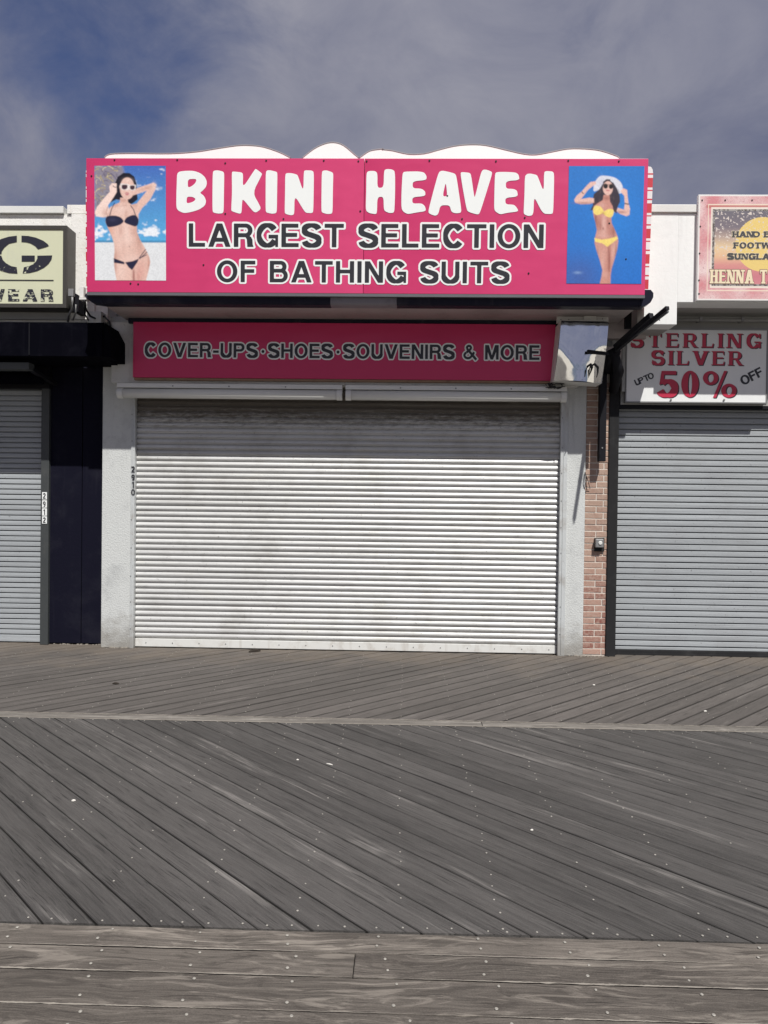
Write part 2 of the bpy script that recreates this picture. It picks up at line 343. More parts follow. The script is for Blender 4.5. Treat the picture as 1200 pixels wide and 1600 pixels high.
def m_vcol(name, rough=.4):
    t = NT(name); a = t.n.new('ShaderNodeVertexColor'); a.layer_name = 'print'
    return t.out(a.outputs[0], rough)
M['print'] = m_vcol('printed_vinyl', .32)
def m_stripes(z0, per):
    t = NT('striped_awning_cloth'); z = t.xyz(t.world())[2]
    q = t.math('FRACT', t.math('DIVIDE', t.math('SUBTRACT', z, z0), per))
    a = t.math('MULTIPLY', t.math('GREATER_THAN', q, .0), t.math('LESS_THAN', q, .38)); b = t.math('MULTIPLY', t.math('GREATER_THAN', q, .50), t.math('LESS_THAN', q, .56)); d = t.math('MULTIPLY', t.math('GREATER_THAN', q, .86), t.math('LESS_THAN', q, .91))
    n = t.noise(t.world(), 5., 5, .6); w = t.mix(n, (.80, .80, .78), (.66, .66, .66)); c = t.mix(t.math('MAXIMUM', a, t.math('MAXIMUM', b, d)), w, (.52, .022, .04))
    t.bump(n, .1, .01); return t.out(c, .6)

# ------------------------------------------------------------------ lettering: outlines from distance fields
def sd_poly(P, gx, gy):
    P = np.asarray(P, float); d = np.full(gx.shape, 1e9); s = np.ones(gx.shape)
    n = len(P); j = n-1
    for i in range(n):
        ex, ey = P[j]-P[i]; wx, wy = gx-P[i, 0], gy-P[i, 1]
        L = ex*ex+ey*ey
        k = np.clip((wx*ex+wy*ey)/L, 0, 1) if L > 0 else 0*wx
        bx, by = wx-ex*k, wy-ey*k; d = np.minimum(d, bx*bx+by*by)
        c1 = gy >= P[i, 1]; c2 = gy < P[j, 1]; c3 = ex*wy > ey*wx
        s = np.where((c1 & c2 & c3) | (~c1 & ~c2 & ~c3), -s, s); j = i
    return s*np.sqrt(d)
def ell(cx, cy, a, b, n=40): return [(cx+a*math.cos(k*2*math.pi/n), cy+b*math.sin(k*2*math.pi/n)) for k in range(n)]
def bx(x0, y0, x1, y1): return [(x0, y0), (x1, y0), (x1, y1), (x0, y1)]
def arc(cx, cy, a, b, t0, t1, n=22): return [(cx+a*math.cos(math.radians(t0+(t1-t0)*k/n)), cy+b*math.sin(math.radians(t0+(t1-t0)*k/n))) for k in range(n+1)]
def stroke(pts, w, w2=None):
    """outline of a stroke with square ends (w thick where it runs up and down, w2 where it runs across)"""
    L, Rr = [], []
    for i, p in enumerate(pts):
        a = pts[max(i-1, 0)]; b = pts[min(i+1, len(pts)-1)]; tx, ty = b[0]-a[0], b[1]-a[1]; q = math.hypot(tx, ty); tx /= q; ty /= q
        ww = w if w2 is None else w*abs(ty)+w2*abs(tx)
        L.append((p[0]-ty*ww/2, p[1]+tx*ww/2)); Rr.append((p[0]+ty*ww/2, p[1]-tx*ww/2))
    return L+Rr[::-1]
def evalsd(g, gx, gy):
    """g: list of ('+', poly) or ('-', poly), applied in order"""
    d = np.full(gx.shape, 1e9)
    for op, P in g:
        q = sd_poly(P, gx, gy); d = np.minimum(d, q) if op == '+' else np.maximum(d, -q)
    return d
def glyph(ch, t=.20, h=.165, ser=None):
    """cap letter one unit high: (shapes, width). t stem, h crossbar, ser = (reach, height) of serifs"""
    g = []; A = lambda P: g.append(('+', P)); Sx = lambda P: g.append(('-', P)); feet = []
    def bowl(x0, y0, x1, y1):
        r = min((y1-y0)/2*1.05, x1-x0-t*.9); cy = (y0+y1)/2
        A(bx(x0, y0, x1-r, y1)); A(ell(x1-r, cy, r, (y1-y0)/2))
        ri = r-t
        return [('-', bx(x0+t, y0+h, x1-r, y1-h)), ('-', ell(x1-r, cy, max(ri, .02), (y1-y0)/2-h))]
    w = .8
    if ch == 'I': w = t; A(bx(0, 0, t, 1)); feet = [(t/2, 0), (t/2, 1)]
    elif ch == 'L': w = .72; A(bx(0, 0, t, 1)); A(bx(0, 0, w, h)); feet = [(t/2, 1)]; ser and A([(w-.1, 0), (w, 0), (w+.04, .3), (w-.02, .3)]); ser and feet.append((t/2, 0))
    elif ch in 'EF':
        w = .76 if ch == 'E' else .72; A(bx(0, 0, t, 1)); A(bx(0, 1-h, w-.02, 1)); A(bx(0, .5-h/2+.02, w-.07, .5+h/2+.02)); feet = [(t/2, 1), (t/2, 0)]
        if ch == 'E': A(bx(0, 0, w, h)); ser and A([(w-.1, 0), (w, 0), (w+.03, .27), (w-.03, .27)])
        if ser: A([(w-.1, 1), (w-.02, 1), (w-.02, .74), (w-.07, .74)])
    elif ch == 'T': w = .84; A(bx(w/2-t/2, 0, w/2+t/2, 1)); A(bx(0, 1-h, w, 1)); feet = [(w/2, 0)]; ser and (A(bx(0, .72, .07, 1)), A(bx(w-.07, .72, w, 1)))
    elif ch == 'H': w = .86; A(bx(0, 0, t, 1)); A(bx(w-t, 0, w, 1)); A(bx(0, .5-h/2+.02, w, .5+h/2+.02)); feet = [(t/2, 0), (t/2, 1), (w-t/2, 0), (w-t/2, 1)]
    elif ch == 'N':
        w = .86; s = t if not ser else t*.62; A(bx(0, 0, s, 1)); A(bx(w-s, 0, w, 1)); A([(0, 1), (t*1.15, 1), (w, 0), (w-t*1.15, 0)]); feet = [(s/2, 0), (t*.4, 1), (w-s/2, 1)]
    elif ch == 'M':
        w = 1.0; A(bx(0, 0, t*.95, 1)); A(bx(w-t*.95, 0, w, 1)); A([(0, 1), (t*1.35, 1), (w/2+t*.45, 0), (w/2-t*.45, 0)]); A([(w, 1), (w-t*1.35, 1), (w/2-t*.45, 0), (w/2+t*.45, 0)])
    elif ch in 'AV':
        w = .98; ts = t*1.12; k = w/2-t*.62; P = lambda pts: [(x, y if ch == 'A' else 1-y) for x, y in pts]
        A(P([(0, 0), (k, 1), (w-k, 1), (w, 0)])); yc = (w/2-ts)/k
        if ch == 'A':
            y1 = .22+h; Sx([(ts+k*y1, y1), (w-ts-k*y1, y1), (w/2, yc)]); Sx([(ts-k*.1, -.1), (w-ts+k*.1, -.1), (w-ts-k*.22, .22), (ts+k*.22, .22)]); feet = [(ts/2, 0), (w-ts/2, 0)]
        else: Sx(P([(ts-k*.1, -.1), (w-ts+k*.1, -.1), (w/2, yc)])); feet = [(ts/2, 1), (w-ts/2, 1)]
    elif ch == 'W':
        w = 1.3; A([(0, 1), (t, 1), (w*.36, 0), (w*.36-t*.95, 0)]); A([(w*.36, 0), (w*.36-t*.9, 0), (w/2-t*.45, 1), (w/2+t*.45, 1)]); A([(w*.64, 0), (w*.64+t*.9, 0), (w/2+t*.45, 1), (w/2-t*.45, 1)]); A([(w, 1), (w-t, 1), (w*.64, 0), (w*.64+t*.95, 0)]); feet = [(t/2, 1), (w-t/2, 1), (w/2, 1)]
    elif ch == 'O': w = .98; A(ell(w/2, .5, w/2, .515)); Sx(ell(w/2, .5, w/2-t*1.05, .515-h))
    elif ch == '0': w = .68; A(ell(w/2, .5, w/2, .515)); Sx(ell(w/2, .5, w/2-t, .515-h*.8))
    elif ch == 'C': w = .90; A(stroke(arc(w/2+.02, .5, w/2-t/2, .515-h/2, 38, 322, 34), t, h))
    elif ch == 'G':
        w = .94; A(stroke(arc(w/2, .5, w/2-t/2, .515-h/2, 36, 330, 34), t, h)); A(bx(.52, .37, w, .37+h*.95)); A(bx(w-t*.62, 0, w, .45)); ser and A(bx(w-t*1.1, .37, w+.06, .37+ser[1]))
        if ser: A(bx(w-t*.5, .68, w-.01, 1))
    elif ch == 'D': w = .88; sub = bowl(0, 0, w, 1); g.extend(sub); feet = [(t/2, 0), (t/2, 1)]
    elif ch in 'PR':
        w = .84; y0 = .42; sub = bowl(0, y0, w-.02, 1); g.extend(sub); A(bx(0, 0, t, 1)); feet = [(t/2, 0), (t/2, 1)]
        if ch == 'R':
            if ser: A([(.36, .46), (.58, .46), (w+.06, 0), (w-.2, 0)]); A(bx(w-.2, 0, w+.12, ser[1]))
            else: A([(w-.05-t, 0), (w+.03, 0), (w-.01, .10), (w-.02, .30), (w-.08, .42), (w-.22, .50), (.36, .50), (.36, .42), (.52, .42), (w-.07-t, .33)])
            w += .02
    elif ch == 'B': w = .86; s1 = bowl(0, .46, w-.06, 1); s2 = bowl(0, 0, w, .46+h); g.extend(s1+s2); A(bx(0, 0, t, 1)); A(bx(0, .46, w*.55, .46+h)); feet = [(t/2, 0), (t/2, 1)]
    elif ch == 'U': w = .84; A(bx(0, .35, t, 1)); A(bx(w-t, .35, w, 1)); A(stroke(arc(w/2, .36, w/2-t/2, .375-h/2, 180, 360, 26), t, h)); feet = [(t/2, 1), (w-t/2, 1)]
    elif ch == 'S':
        w = .84; tt, hh = (t*.98, h) if not ser else (t, h)
        P = arc(.41, .735, .32-.0, .28-hh/2, 12, 250, 24)+arc(.43, .275, .34-.02, .29-hh/2, 70, -172, 24); A(stroke(P, tt, hh*1.02 if not ser else hh*1.4))
        if ser: A(bx(w-.16, .66, w-.09, 1.0)); A(bx(.03, 0, .10, .34))
    elif ch == '-': w = .42; A(bx(0, .32, w, .32+h))
    elif ch == '.': w = .50; A(ell(w/2, .44, .11, .11, 20))
    elif ch == '&':
        w = .98; A(stroke([(.97, -.02), (.28, .74)], t*.85)); A(stroke(arc(.42, .80, .15, .13, 205, -50, 18), t*.8)); A(stroke([(.53, .70), (.42, .60), (.24, .48)], t*.8)); A(stroke(arc(.35, .28, .26, .20, 118, 335, 20)+[(.72, .34), (.80, .50)], t*.8))
    elif ch == '5':
        w = .76; A(bx(.12, 1-h*1.2, .70, 1)); A([(.12, 1), (.24, 1), (.20, .5), (.04, .46)]); A(stroke(arc(.35, .33, .30, .27, 128, -158, 28), t, h*1.2))
    elif ch == '%':
        w = 1.35; A(ell(.32, .74, .30, .27)); Sx(ell(.32, .74, .12, .17)); A([(.42, -.02), (.54, -.02), (.96, 1.02), (.84, 1.02)]); A(ell(1.04, .26, .30, .27)); Sx(ell(1.04, .26, .12, .17))
    elif ch == '2': w = .62; A(stroke(arc(.31, .70, .21, .21, 165, -35, 18)+[(.12, .17)], t)); A(bx(.02, 0, .62, h))
    elif ch == '9': w = .62; A(ell(.31, .68, .31, .32)); Sx(ell(.31, .68, .31-t, .32-h)); A(stroke([(.52, .68), (.49, .35)]+arc(.28, .30, .22, .21, -5, -120, 12), t*.9))
    elif ch == '1': w = .4; A(bx(.16, 0, .16+t, 1)); A([(.16, 1), (.16, .80), (-.02, .72), (-.02, .84)]); ser and A(bx(0, 0, .5, h*.8))
    elif ch == ' ': w = .36
    if ser:
        for fx, fy in feet:
            rw = t/2+ser[0]; A(bx(fx-rw, 0 if fy == 0 else 1-ser[1], fx+rw, ser[1] if fy == 0 else 1))
    return g, w
def contours(D, x0, y0, st, iso):
    """closed loops where D crosses iso (marching squares)"""
    V = D-iso; V = np.where(V == 0, 1e-9, V); ny, nx = V.shape; seg = {}; pt = {}
    ins = V < 0
    cell = ins[:-1, :-1]*1+ins[:-1, 1:]*2+ins[1:, 1:]*4+ins[1:, :-1]*8
    T = {1: [(3, 0)], 2: [(0, 1)], 3: [(3, 1)], 4: [(1, 2)], 5: [(3, 2), (1, 0)], 6: [(0, 2)], 7: [(3, 2)], 8: [(2, 3)], 9: [(2, 0)], 10: [(0, 3), (2, 1)], 11: [(2, 1)], 12: [(1, 3)], 13: [(1, 0)], 14: [(0, 3)]}
    def ep(i, j, e):
        if e == 0: k = ('h', i, j); a, b = V[j, i], V[j, i+1]; p = (i+a/(a-b), j)
        elif e == 2: k = ('h', i, j+1); a, b = V[j+1, i], V[j+1, i+1]; p = (i+a/(a-b), j+1)
        elif e == 3: k = ('v', i, j); a, b = V[j, i], V[j+1, i]; p = (i, j+a/(a-b))
        else: k = ('v', i+1, j); a, b = V[j, i+1], V[j+1, i+1]; p = (i+1, j+a/(a-b))
        pt[k] = (x0+p[0]*st, y0+p[1]*st); return k
    js, is_ = np.nonzero((cell > 0) & (cell < 15))
    for j, i in zip(js, is_):
        for a, b in T[int(cell[j, i])]: seg[ep(i, j, a)] = ep(i, j, b)
    loops = []
    while seg:
        k0 = next(iter(seg)); k = k0; L = []
        while k in seg: n = seg.pop(k); L.append(pt[k]); k = n
        if len(L) > 5: loops.append(L)
    return loops
def simplify(L, eps):
    L = [Vector(p).to_2d() if not isinstance(p, Vector) else p for p in [Vector((x, y)) for x, y in L]]
    def dp(P):
        if len(P) < 3: return P
        a, b = P[0], P[-1]; ab = b-a; n = ab.length
        ds = [abs(ab.x*(p.y-a.y)-ab.y*(p.x-a.x))/n if n > 1e-9 else (p-a).length for p in P[1:-1]]
        k = max(range(len(ds)), key=ds.__getitem__)
        return [a, b] if ds[k] < eps else dp(P[:k+2])[:-1]+dp(P[k+1:])
    h = len(L)//2; return dp(L[:h+1])[:-1]+dp(L[h:]+[L[0]])[:-1]
def fill(loops, y, xf):
    """flat sheet from outline loops (holes by even-odd) at depth y; xf maps glyph space to sheet"""
    lv = [[Vector((p.x, p.y, 0)) for p in L] for L in loops]
    src = [Vector((p.x, p.y)) for L in loops for p in L]; ed = []; k = 0
    for L in loops: ed += [(k+i, k+(i+1) % len(L)) for i in range(len(L))]; k += len(L)
    flat, _, tri, *_r = geometry.delaunay_2d_cdt(src, ed, [], 0, 1e-6); vs = [xf(p.x, p.y, y) for p in flat]; fs = []
    P0 = np.array([[p.x, p.y] for p in src]); A0 = P0[[e[0] for e in ed]]; B0 = P0[[e[1] for e in ed]]
    for a, b, c in tri:
        A, B, C = flat[a], flat[b], flat[c]; cr = (B.x-A.x)*(C.y-A.y)-(B.y-A.y)*(C.x-A.x)
        if abs(cr) < 1e-10: continue
        mx_, my_ = (A.x+B.x+C.x)/3, (A.y+B.y+C.y)/3; cond = (A0[:, 1] > my_) != (B0[:, 1] > my_)
        if np.count_nonzero(mx_ < (B0[cond, 0]-A0[cond, 0])*(my_-A0[cond, 1])/(B0[cond, 1]-A0[cond, 1])+A0[cond, 0]) % 2 == 0: continue
        fs.append((a, b, c) if cr > 0 else (a, c, b))
    return vs, fs
GC = {}
def glyph_loops(ch, iso, **k):
    key = (ch, iso, tuple(sorted((a, b) for a, b in k.items() if b is not None)))
    if key not in GC:
        g, w = glyph(ch, **k)
        if not g: GC[key] = ([], w)
        else:
            st = .02; pad = .1+max(iso, 0)*1.3; x0 = -pad-.12; nx = int((w+2*pad+.3)/st); ny = int((1+2*pad)/st)
            gx, gy = np.meshgrid(x0+.003+np.arange(nx)*st, -pad+.003+np.arange(ny)*st)
            D = evalsd(g, gx, gy); GC[key] = ([simplify(L, .004) for L in contours(D, x0+.003, -pad+.003, st, iso)], w)
    return GC[key]
def text_loops(txt, length, cap, iso, wide, **k):
    """outlines of a whole line in cap units, neighbours merged where their borders touch"""
    gl = [glyph(c, **k) for c in txt]; n = len(txt); ext = (length/cap/wide-sum(w for _, w in gl))/max(1, n-1)
    st = .022 if n > 20 else .02; pad = .22; W_ = length/cap/wide+2*pad; nx = int(W_/st)+2; ny = int((1+2*pad)/st)+2
    gx, gy = np.meshgrid(-pad+.003+np.arange(nx)*st, -pad+.003+np.arange(ny)*st); D = np.full(gx.shape, 1e3); x = 0.
    for (g, w) in gl:
        if g:
            i0, i1 = max(0, int((x-.25+pad)/st)), min(nx, int((x+w+.3+pad)/st)); q = evalsd(g, gx[:, i0:i1]-x, gy[:, i0:i1]); D[:, i0:i1] = np.minimum(D[:, i0:i1], q)
        x += w+ext
    return [simplify(L, .004) for L in contours(D, -pad+.003, -pad+.003, st, iso)]
def nest(loops):
    """group outlines: every outer loop with the holes inside it"""
    ar = lambda L: sum(L[i].x*L[(i+1) % len(L)].y-L[(i+1) % len(L)].x*L[i].y for i in range(len(L)))/2
    A_ = [ar(L) for L in loops]; out = []
    if not loops: return out
    big_ = max(A_, key=abs); sgn = 1 if big_ > 0 else -1
    outer = [L for L, a in zip(loops, A_) if a*sgn > 0]; holes = [L for L, a in zip(loops, A_) if a*sgn <= 0]
    def inside(p, L):
        c = False
        for i in range(len(L)):
            a, b = L[i], L[i-1]
            if (a.y > p.y) != (b.y > p.y) and p.x < (b.x-a.x)*(p.y-a.y)/(b.y-a.y)+a.x: c = not c
        return c
    for L in outer: out.append([L]+[h for h in holes if inside(h[0], L)])
    return sorted(out, key=lambda g: min(p.x for p in g[0]))
def text_parts(name, txt, x0, x1, z0, cap, y, iso, mat, parent, wide=1.0, xf=None, local=True, one=False, **k):
    f0 = xf or (lambda x, z, yy: (x, yy, z)); f = lambda a, b, yy: f0(x0+a*cap*wide, z0+b*cap, yy); mb = MB()
    for grp in nest(text_loops(txt, x1-x0, cap, iso, wide, **k)):
        vs, fs = fill(grp, y, f)
        if one: mb.add(vs, fs)
        else: part(name, MB().add(vs, fs), mat, parent, local=local)
    if one: part(name, mb, mat, parent, local=local)
def chaikin(P, n=2):
    for _ in range(n):
        Q = []
        for i in range(len(P)):
            a, b = P[i], P[(i+1) % len(P)]; d = math.hypot(b[0]-a[0], b[1]-a[1]); k = .2
            Q += [(a[0]+(b[0]-a[0])*k, a[1]+(b[1]-a[1])*k), (a[0]+(b[0]-a[0])*(1-k), a[1]+(b[1]-a[1])*(1-k))]
        P = Q
    return P

# ================================================================== GROUND
SH = 8.15                                   # face of the middle shopfront
sandg = part('ground', MB().box(-400, -12, -1.35, 400, 120, -.35), M['sand'], label='sandy ground under and around the boardwalk', kind='structure')
beach = part('beach', MB().add([(-400, -12, -.9), (400, -12, -.9), (400, -70, -1.6), (-400, -70, -1.6)], [(0, 3, 2, 1)]), M['sand'], kind='structure')
sea = part('sea', MB().add([(-1500, -66, -1.5), (1500, -66, -1.5), (1500, -1600, -1.5), (-1500, -1600, -1.5)], [(0, 3, 2, 1)]), M['sea'], kind='structure')
board = part('boardwalk', MB().box(-14, -9, -.14, 14, SH+.5, -.060), M['under'], label='weathered grey herringbone boardwalk in front of the shuttered shops', kind='structure')
TH = .038
def skew_plank(L0, w, s, bev=.0035):
    """a plank cut at 45 degrees both ends, along local x; s gives the way the cut leans"""
    prof = [(-w/2, -TH), (-w/2, -bev), (-w/2+bev, 0), (w/2-bev, 0), (w/2, -bev), (w/2, -TH)]
    vs = []
    for e in (-1, 1):
        for y, z in prof: vs.append((e*L0/2+s*y, y, z))
    n = 6; fs = [tuple(range(n))[::-1] if True else (), tuple(range(n, 2*n))] + [(i, i+1, i+1+n, i+n) for i in range(n-1)]+[(n-1, 0, n, 2*n-1)]
    mb = MB(); mb.add(vs, fs); return mb
PITCH_X = .2065; PW = PITCH_X/math.sqrt(2)-.0070
S1 = ground(600, 1128).y+.06; S1b = S1-.125                         # seam board between the two herringbone bands
S2 = (ground(0, 1442).y+ground(1200, 1471).y)/2                      # far edge of the front boards
FAR1 = SH+.22
def band(y0, y1, sgn, xoff, mat, name_n, half=5.6, gap=0.):
    """diagonal planks between y0 and y1; sgn=+1 leans right going away"""
    Lx = (y1-y0)*math.sqrt(2); cy = (y0+y1)/2
    mb = skew_plank(Lx, PW-gap, -sgn if sgn > 0 else 1); me = bpy.data.meshes.new('plank'); me.from_pydata(mb.v, [], mb.f); me.materials.append(mat); me.update()
    n = int(2*half/PITCH_X)+1
    for i in range(n):
        x = -half+i*PITCH_X+xoff
        o = bpy.data.objects.new('plank', me); COL.objects.link(o); o.parent = board
        o.location = Vector((x, cy, random.uniform(-.0022, .0018)))-wloc(board)
        o.rotation_euler = (random.uniform(-.006, .006), 0, sgn*math.pi/4+random.uniform(-.0009, .0009))
    # the same planks further out, beyond what can be told apart
    mb2 = MB(); a = -sgn*math.pi/4
    for side in (-1, 1):
        for j in range(int((14-half)/PITCH_X)-1):
            d = side*(half+PITCH_X*(j+1))+xoff
            if side < 0: d = -half+xoff-PITCH_X*(j+1)
            else: d = -half+xoff+n*PITCH_X+j*PITCH_X
            lx, ly = d*math.cos(a), d*math.sin(a)
            mb2.add([(x+lx, y+ly, z) for x, y, z in mb.v], mb.f)
    me2 = bpy.data.meshes.new('outer_planks'); me2.from_pydata(mb2.v, [], mb2.f); me2.materials.append(mat)
    o2 = bpy.data.objects.new('outer_planks', me2); COL.objects.link(o2); o2.parent = board; o2.location = Vector((0, cy, 0))-wloc(board); o2.rotation_euler = (0, 0, sgn*math.pi/4); tag(o2, kind='stuff')
    return n
# phase of the planks taken from where joints meet the seams in the photograph
ph2 = ground(68, 1441.7).x; off2 = ((ph2-PITCH_X/2-(-5.6)+(S1b-S2)/2*-1) % PITCH_X)
band(S2+.004, S1b-.004, -1, off2, M['plank'], 'a')
band(S1+.004, FAR1, 1, .07, M['plank_far'], 'b', 6.3, .0045)
# behind the camera the deck simply goes on
def straight(y0, y1, x0, x1, mat, z=0):
    return part('plank', MB().box(x0, y0, z-TH, x1, y1, z, .003), mat, board)
x = -7.0
for L_ in (3.3, 4.3, 3.8, 3.6): straight(S1b, S1-.002, x, x+L_-.004, M['plank_seam']); x += L_
yb = S2-.003; cuts = [(-4.9, 3.9), (-.052*1, None), (-3.1, 2.7), (-1.2, 3.5), (-3.6, 2.2)]
widths = [.132, .141, .176, .135, .14, .14, .14]
jx = ground(554, 1500).x
rows = [(-5.2, -1.9, 2.9, 6.), (-6., jx, 5.2), (-5.2, -2.9, 2.4, 6.), (-6, 1.6, 6.), (-6, -1.2, 3, 6), (-5, .8, 6), (-6, -2, 2, 6)]
seam_sand = MB()
for w_, r_ in zip(widths, rows):
    for a_, b_ in zip(r_[:-1], r_[1:]): straight(yb-w_+.003, yb-.003, a_+.0012, b_-.0012, M['plank_front'], random.uniform(-.0015, .0015))
    # blown sand packed into the joint, uneven along its length
    xs = np.arange(-3.2, 3.2, .008); wid = (.0008+.0048*np.interp(xs, np.arange(-3.3, 3.3, .03), RNG.rand(220)))*np.clip(np.interp(xs, np.arange(-3.3, 3.6, .35), RNG.rand(20))*2.4-.55, 0, 1); jit = RNG.rand(len(xs))*.0025
    vs = []; 
    yj = yb-w_
    for x_, a_, j_ in zip(xs, wid, jit): vs += [(x_, yj-a_+j_*.5, .0012), (x_, yj+a_*.8+j_, .0012)]
    seam_sand.add(vs, [(2*i, 2*i+2, 2*i+3, 2*i+1) for i in range(len(xs)-1)])
    yb -= w_
part('joint_sand', seam_sand, M['sandline'], board, kind='stuff')
ss = MB(); xs = np.arange(-4.5, 4.5, .012); r1 = RNG.rand(len(xs))
for yy in (S1b-.002, S1+.001):
    vs = []
    for x_, a_ in zip(xs, r1): vs += [(x_, yy-.004-a_*.004, .0020), (x_, yy+.004+a_*.003, .0020)]
    ss.add(vs, [(2*i, 2*i+2, 2*i+3, 2*i+1) for i in range(len(xs)-1)]); r1 = RNG.rand(len(xs))
part('seam_sand', ss, M['sandline'], board, kind='stuff')
rest = MB(); y_ = yb
while y_ > -8.8: rest.box(-13, y_-.14+.004, -TH, 13, y_, 0); y_ -= .14
part('rear_planks', rest, M['plank_front'], board, kind='stuff')
# nail heads: pairs wherever a plank crosses a joist
nails = MB()
for jx_ in np.arange(-5.6, 5.7, .40):
    for (y0, y1, sgn, off, half) in ((S2, S1b, -1, off2, 5.6), (S1, SH-.05, 1, .07, 6.3)):
        cy = (y0+y1)/2
        for i in range(int(2*half/PITCH_X)+1):
            xc = -half+i*PITCH_X+off; yj = cy+sgn*(jx_-xc)
            for d in (-.045, .045):
                xx = jx_+random.uniform(-.012, .012); yy = yj+d*1.0+random.uniform(-.008, .008)
                if y0+.02 < yy < y1-.02 and abs(xx) < 5 and random.random() > .34: nails.disc((xx, yy, .0012), random.uniform(.0036, .0052), 'z', .0015, 7)
            for ye in (y0+.028, y1-.028):
                if jx_ < -5.5 and y1 < 6:
                  for sd_ in (-.05, .05):
                    xx = xc+(ye-cy)*sgn+sd_+random.uniform(-.018, .018); ye += random.uniform(-.006, .006); nails.disc((xx, ye, .0012), random.uniform(.004, .0052), 'z', .0015, 7)
    yb2 = S2
    for w_ in widths:
        for d in (.035, w_-.035): nails.disc((jx_*.86-.06+(S2-yb2)*.2+random.uniform(-.02, .02), yb2-d+random.uniform(-.006, .006), .0022), random.uniform(.005, .0065), 'z', .0018, 9)
        yb2 -= w_
part('nail_heads', nails, M['nail'], board, kind='stuff')

# ================================================================== MIDDLE SHOP
xl, xr = X(159, 800, 8.10), X(914, 800, 8.10)            # outer sides of the two stucco pillars
xs0, xs1 = X(213, 850, SH), X(871.5, 850, SH)            # roller shutter opening
zt = Z(540, 624, SH)                                     # top of visible curtain
mid = thing('shop_building', 'narrow middle shop with white stucco pillars and a wide pale roller shutter', 'building', ((xl+xr)/2, 8.1, 0))
ztop = Z(600, 300, 8.1)
part('wall', MB().box(xl, SH+.16, 0, xr, 15, 4.55), M['stucco'], mid)
part('pillar', MB().box(xl, 8.10, 0, X(205, 800, 8.10), SH+.155, 3.6, .006), M['stucco'], mid, label='stucco pillar left of the shutter')
part('pillar', MB().box(X(884.5, 800, 8.10), 8.10, 0, xr, SH+.155, 3.6, .006), M['stucco'], mid, label='stucco pillar right of the shutter')
def rail(x0, x1, nm):
    mb = MB().box(x0, 8.085, 0, x1, 8.15, Z(600, 600, 8.1), .003).box(x0+(x1-x0)*.42, 8.08, .02, x0+(x1-x0)*.5, 8.0835, Z(600, 640, 8.1))
    o = part('guide_rail', mb, M['trim'], mid)
    for k in range(9): part('screw', MB().disc((x0+(x1-x0)*random.uniform(.15, .3), 8.084, .22+k*.29+random.uniform(-.03, .03)), .006), M['grey'], o)
rail(X(204, 850, 8.1)+.002, xs0-.002, 'l'); rail(xs1+.002, X(884.5, 850, 8.1)-.002, 'r')

def shutter(bld, x0, x1, ztop_, ybase, pitch, prof, mat, barh, barmat, zb=0.012, lab=None, bary=.012):
    sh = part('roller_shutter', MB().box(x0, ybase-bary, zb, x1, ybase+.045, zb+barh, .004), barmat, bld, label=lab)
    n = int((ztop_-zb-barh)/pitch)+1
    mb = MB(); k = len(prof); vs = [(x0, ybase+a, b) for a, b in prof]+[(x1, ybase+a, b) for a, b in prof]; mb.add(vs, [(i, i+k, i+1+k, i+1)[::-1] if False else (i, i+k, i+k+1, i+1) for i in range(k-1)])
    me = bpy.data.meshes.new('slat'); me.from_pydata([(v[0]-(x0+x1)/2, v[1]-ybase, v[2]) for v in mb.v], [], mb.f); me.materials.append(mat)
    me.update()
    for i in range(n):
        o = bpy.data.objects.new('slat', me); COL.objects.link(o); o.parent = sh
        o.location = Vector(((x0+x1)/2, ybase+random.uniform(-.0012, .0012), zb+barh+i*pitch))-wloc(sh); o.rotation_euler = (random.uniform(-.045, .045), random.uniform(-.0005, .0005), 0)
    return sh
p_ = .0606
prof_c = [(.016, 0), (.016, .0085), (.000, .0088), (-.004, .0140), (-.0115, .0225), (-.0118, .0232), (-.0085, .0240), (-.0125, .0272), (-.0130, .033), (-.0105, .044), (-.0055, .054), (-.001, .0590), (.004, .0605), (.016, .0607)]
M['slat_c'] = m_slat('pale_galvanised_slat', (.68, .68, .665), (.38, .37, .34), zt, .15, .40)
M['slat_s'] = m_slat('grey_aluminium_slat', (.41, .435, .45), (.30, .31, .32), None, .0, .55)
M['bar_c'] = m_paint('shutter_bottom_bar', (.70, .70, .67), (.35, .3, .24), .5, 8., .5, .1, 50.)
shc = shutter(mid, xs0, xs1, zt+.1, SH, p_, prof_c, M['slat_c'], .088, M['bar_c'], lab='pale corrugated roller shutter, sooty at the top')
for k in range(16): part('rivet', MB().disc((xs0+.12+k*(xs1-xs0-.2)/15, SH-.012, .055), .007), M['grey'], shc)
# header box behind the lower sign
hy = 7.93
hx0, hx1 = X(174, 550, hy), X(905, 550, hy)
zh0, zh1 = Z(540, 601, hy), Z(540, 490, hy)
part('header_box', MB().box(hx0, hy, zh0, hx1, SH+.15, 3.50, .004), M['header'], mid, label='dusty white housing above the shutter')
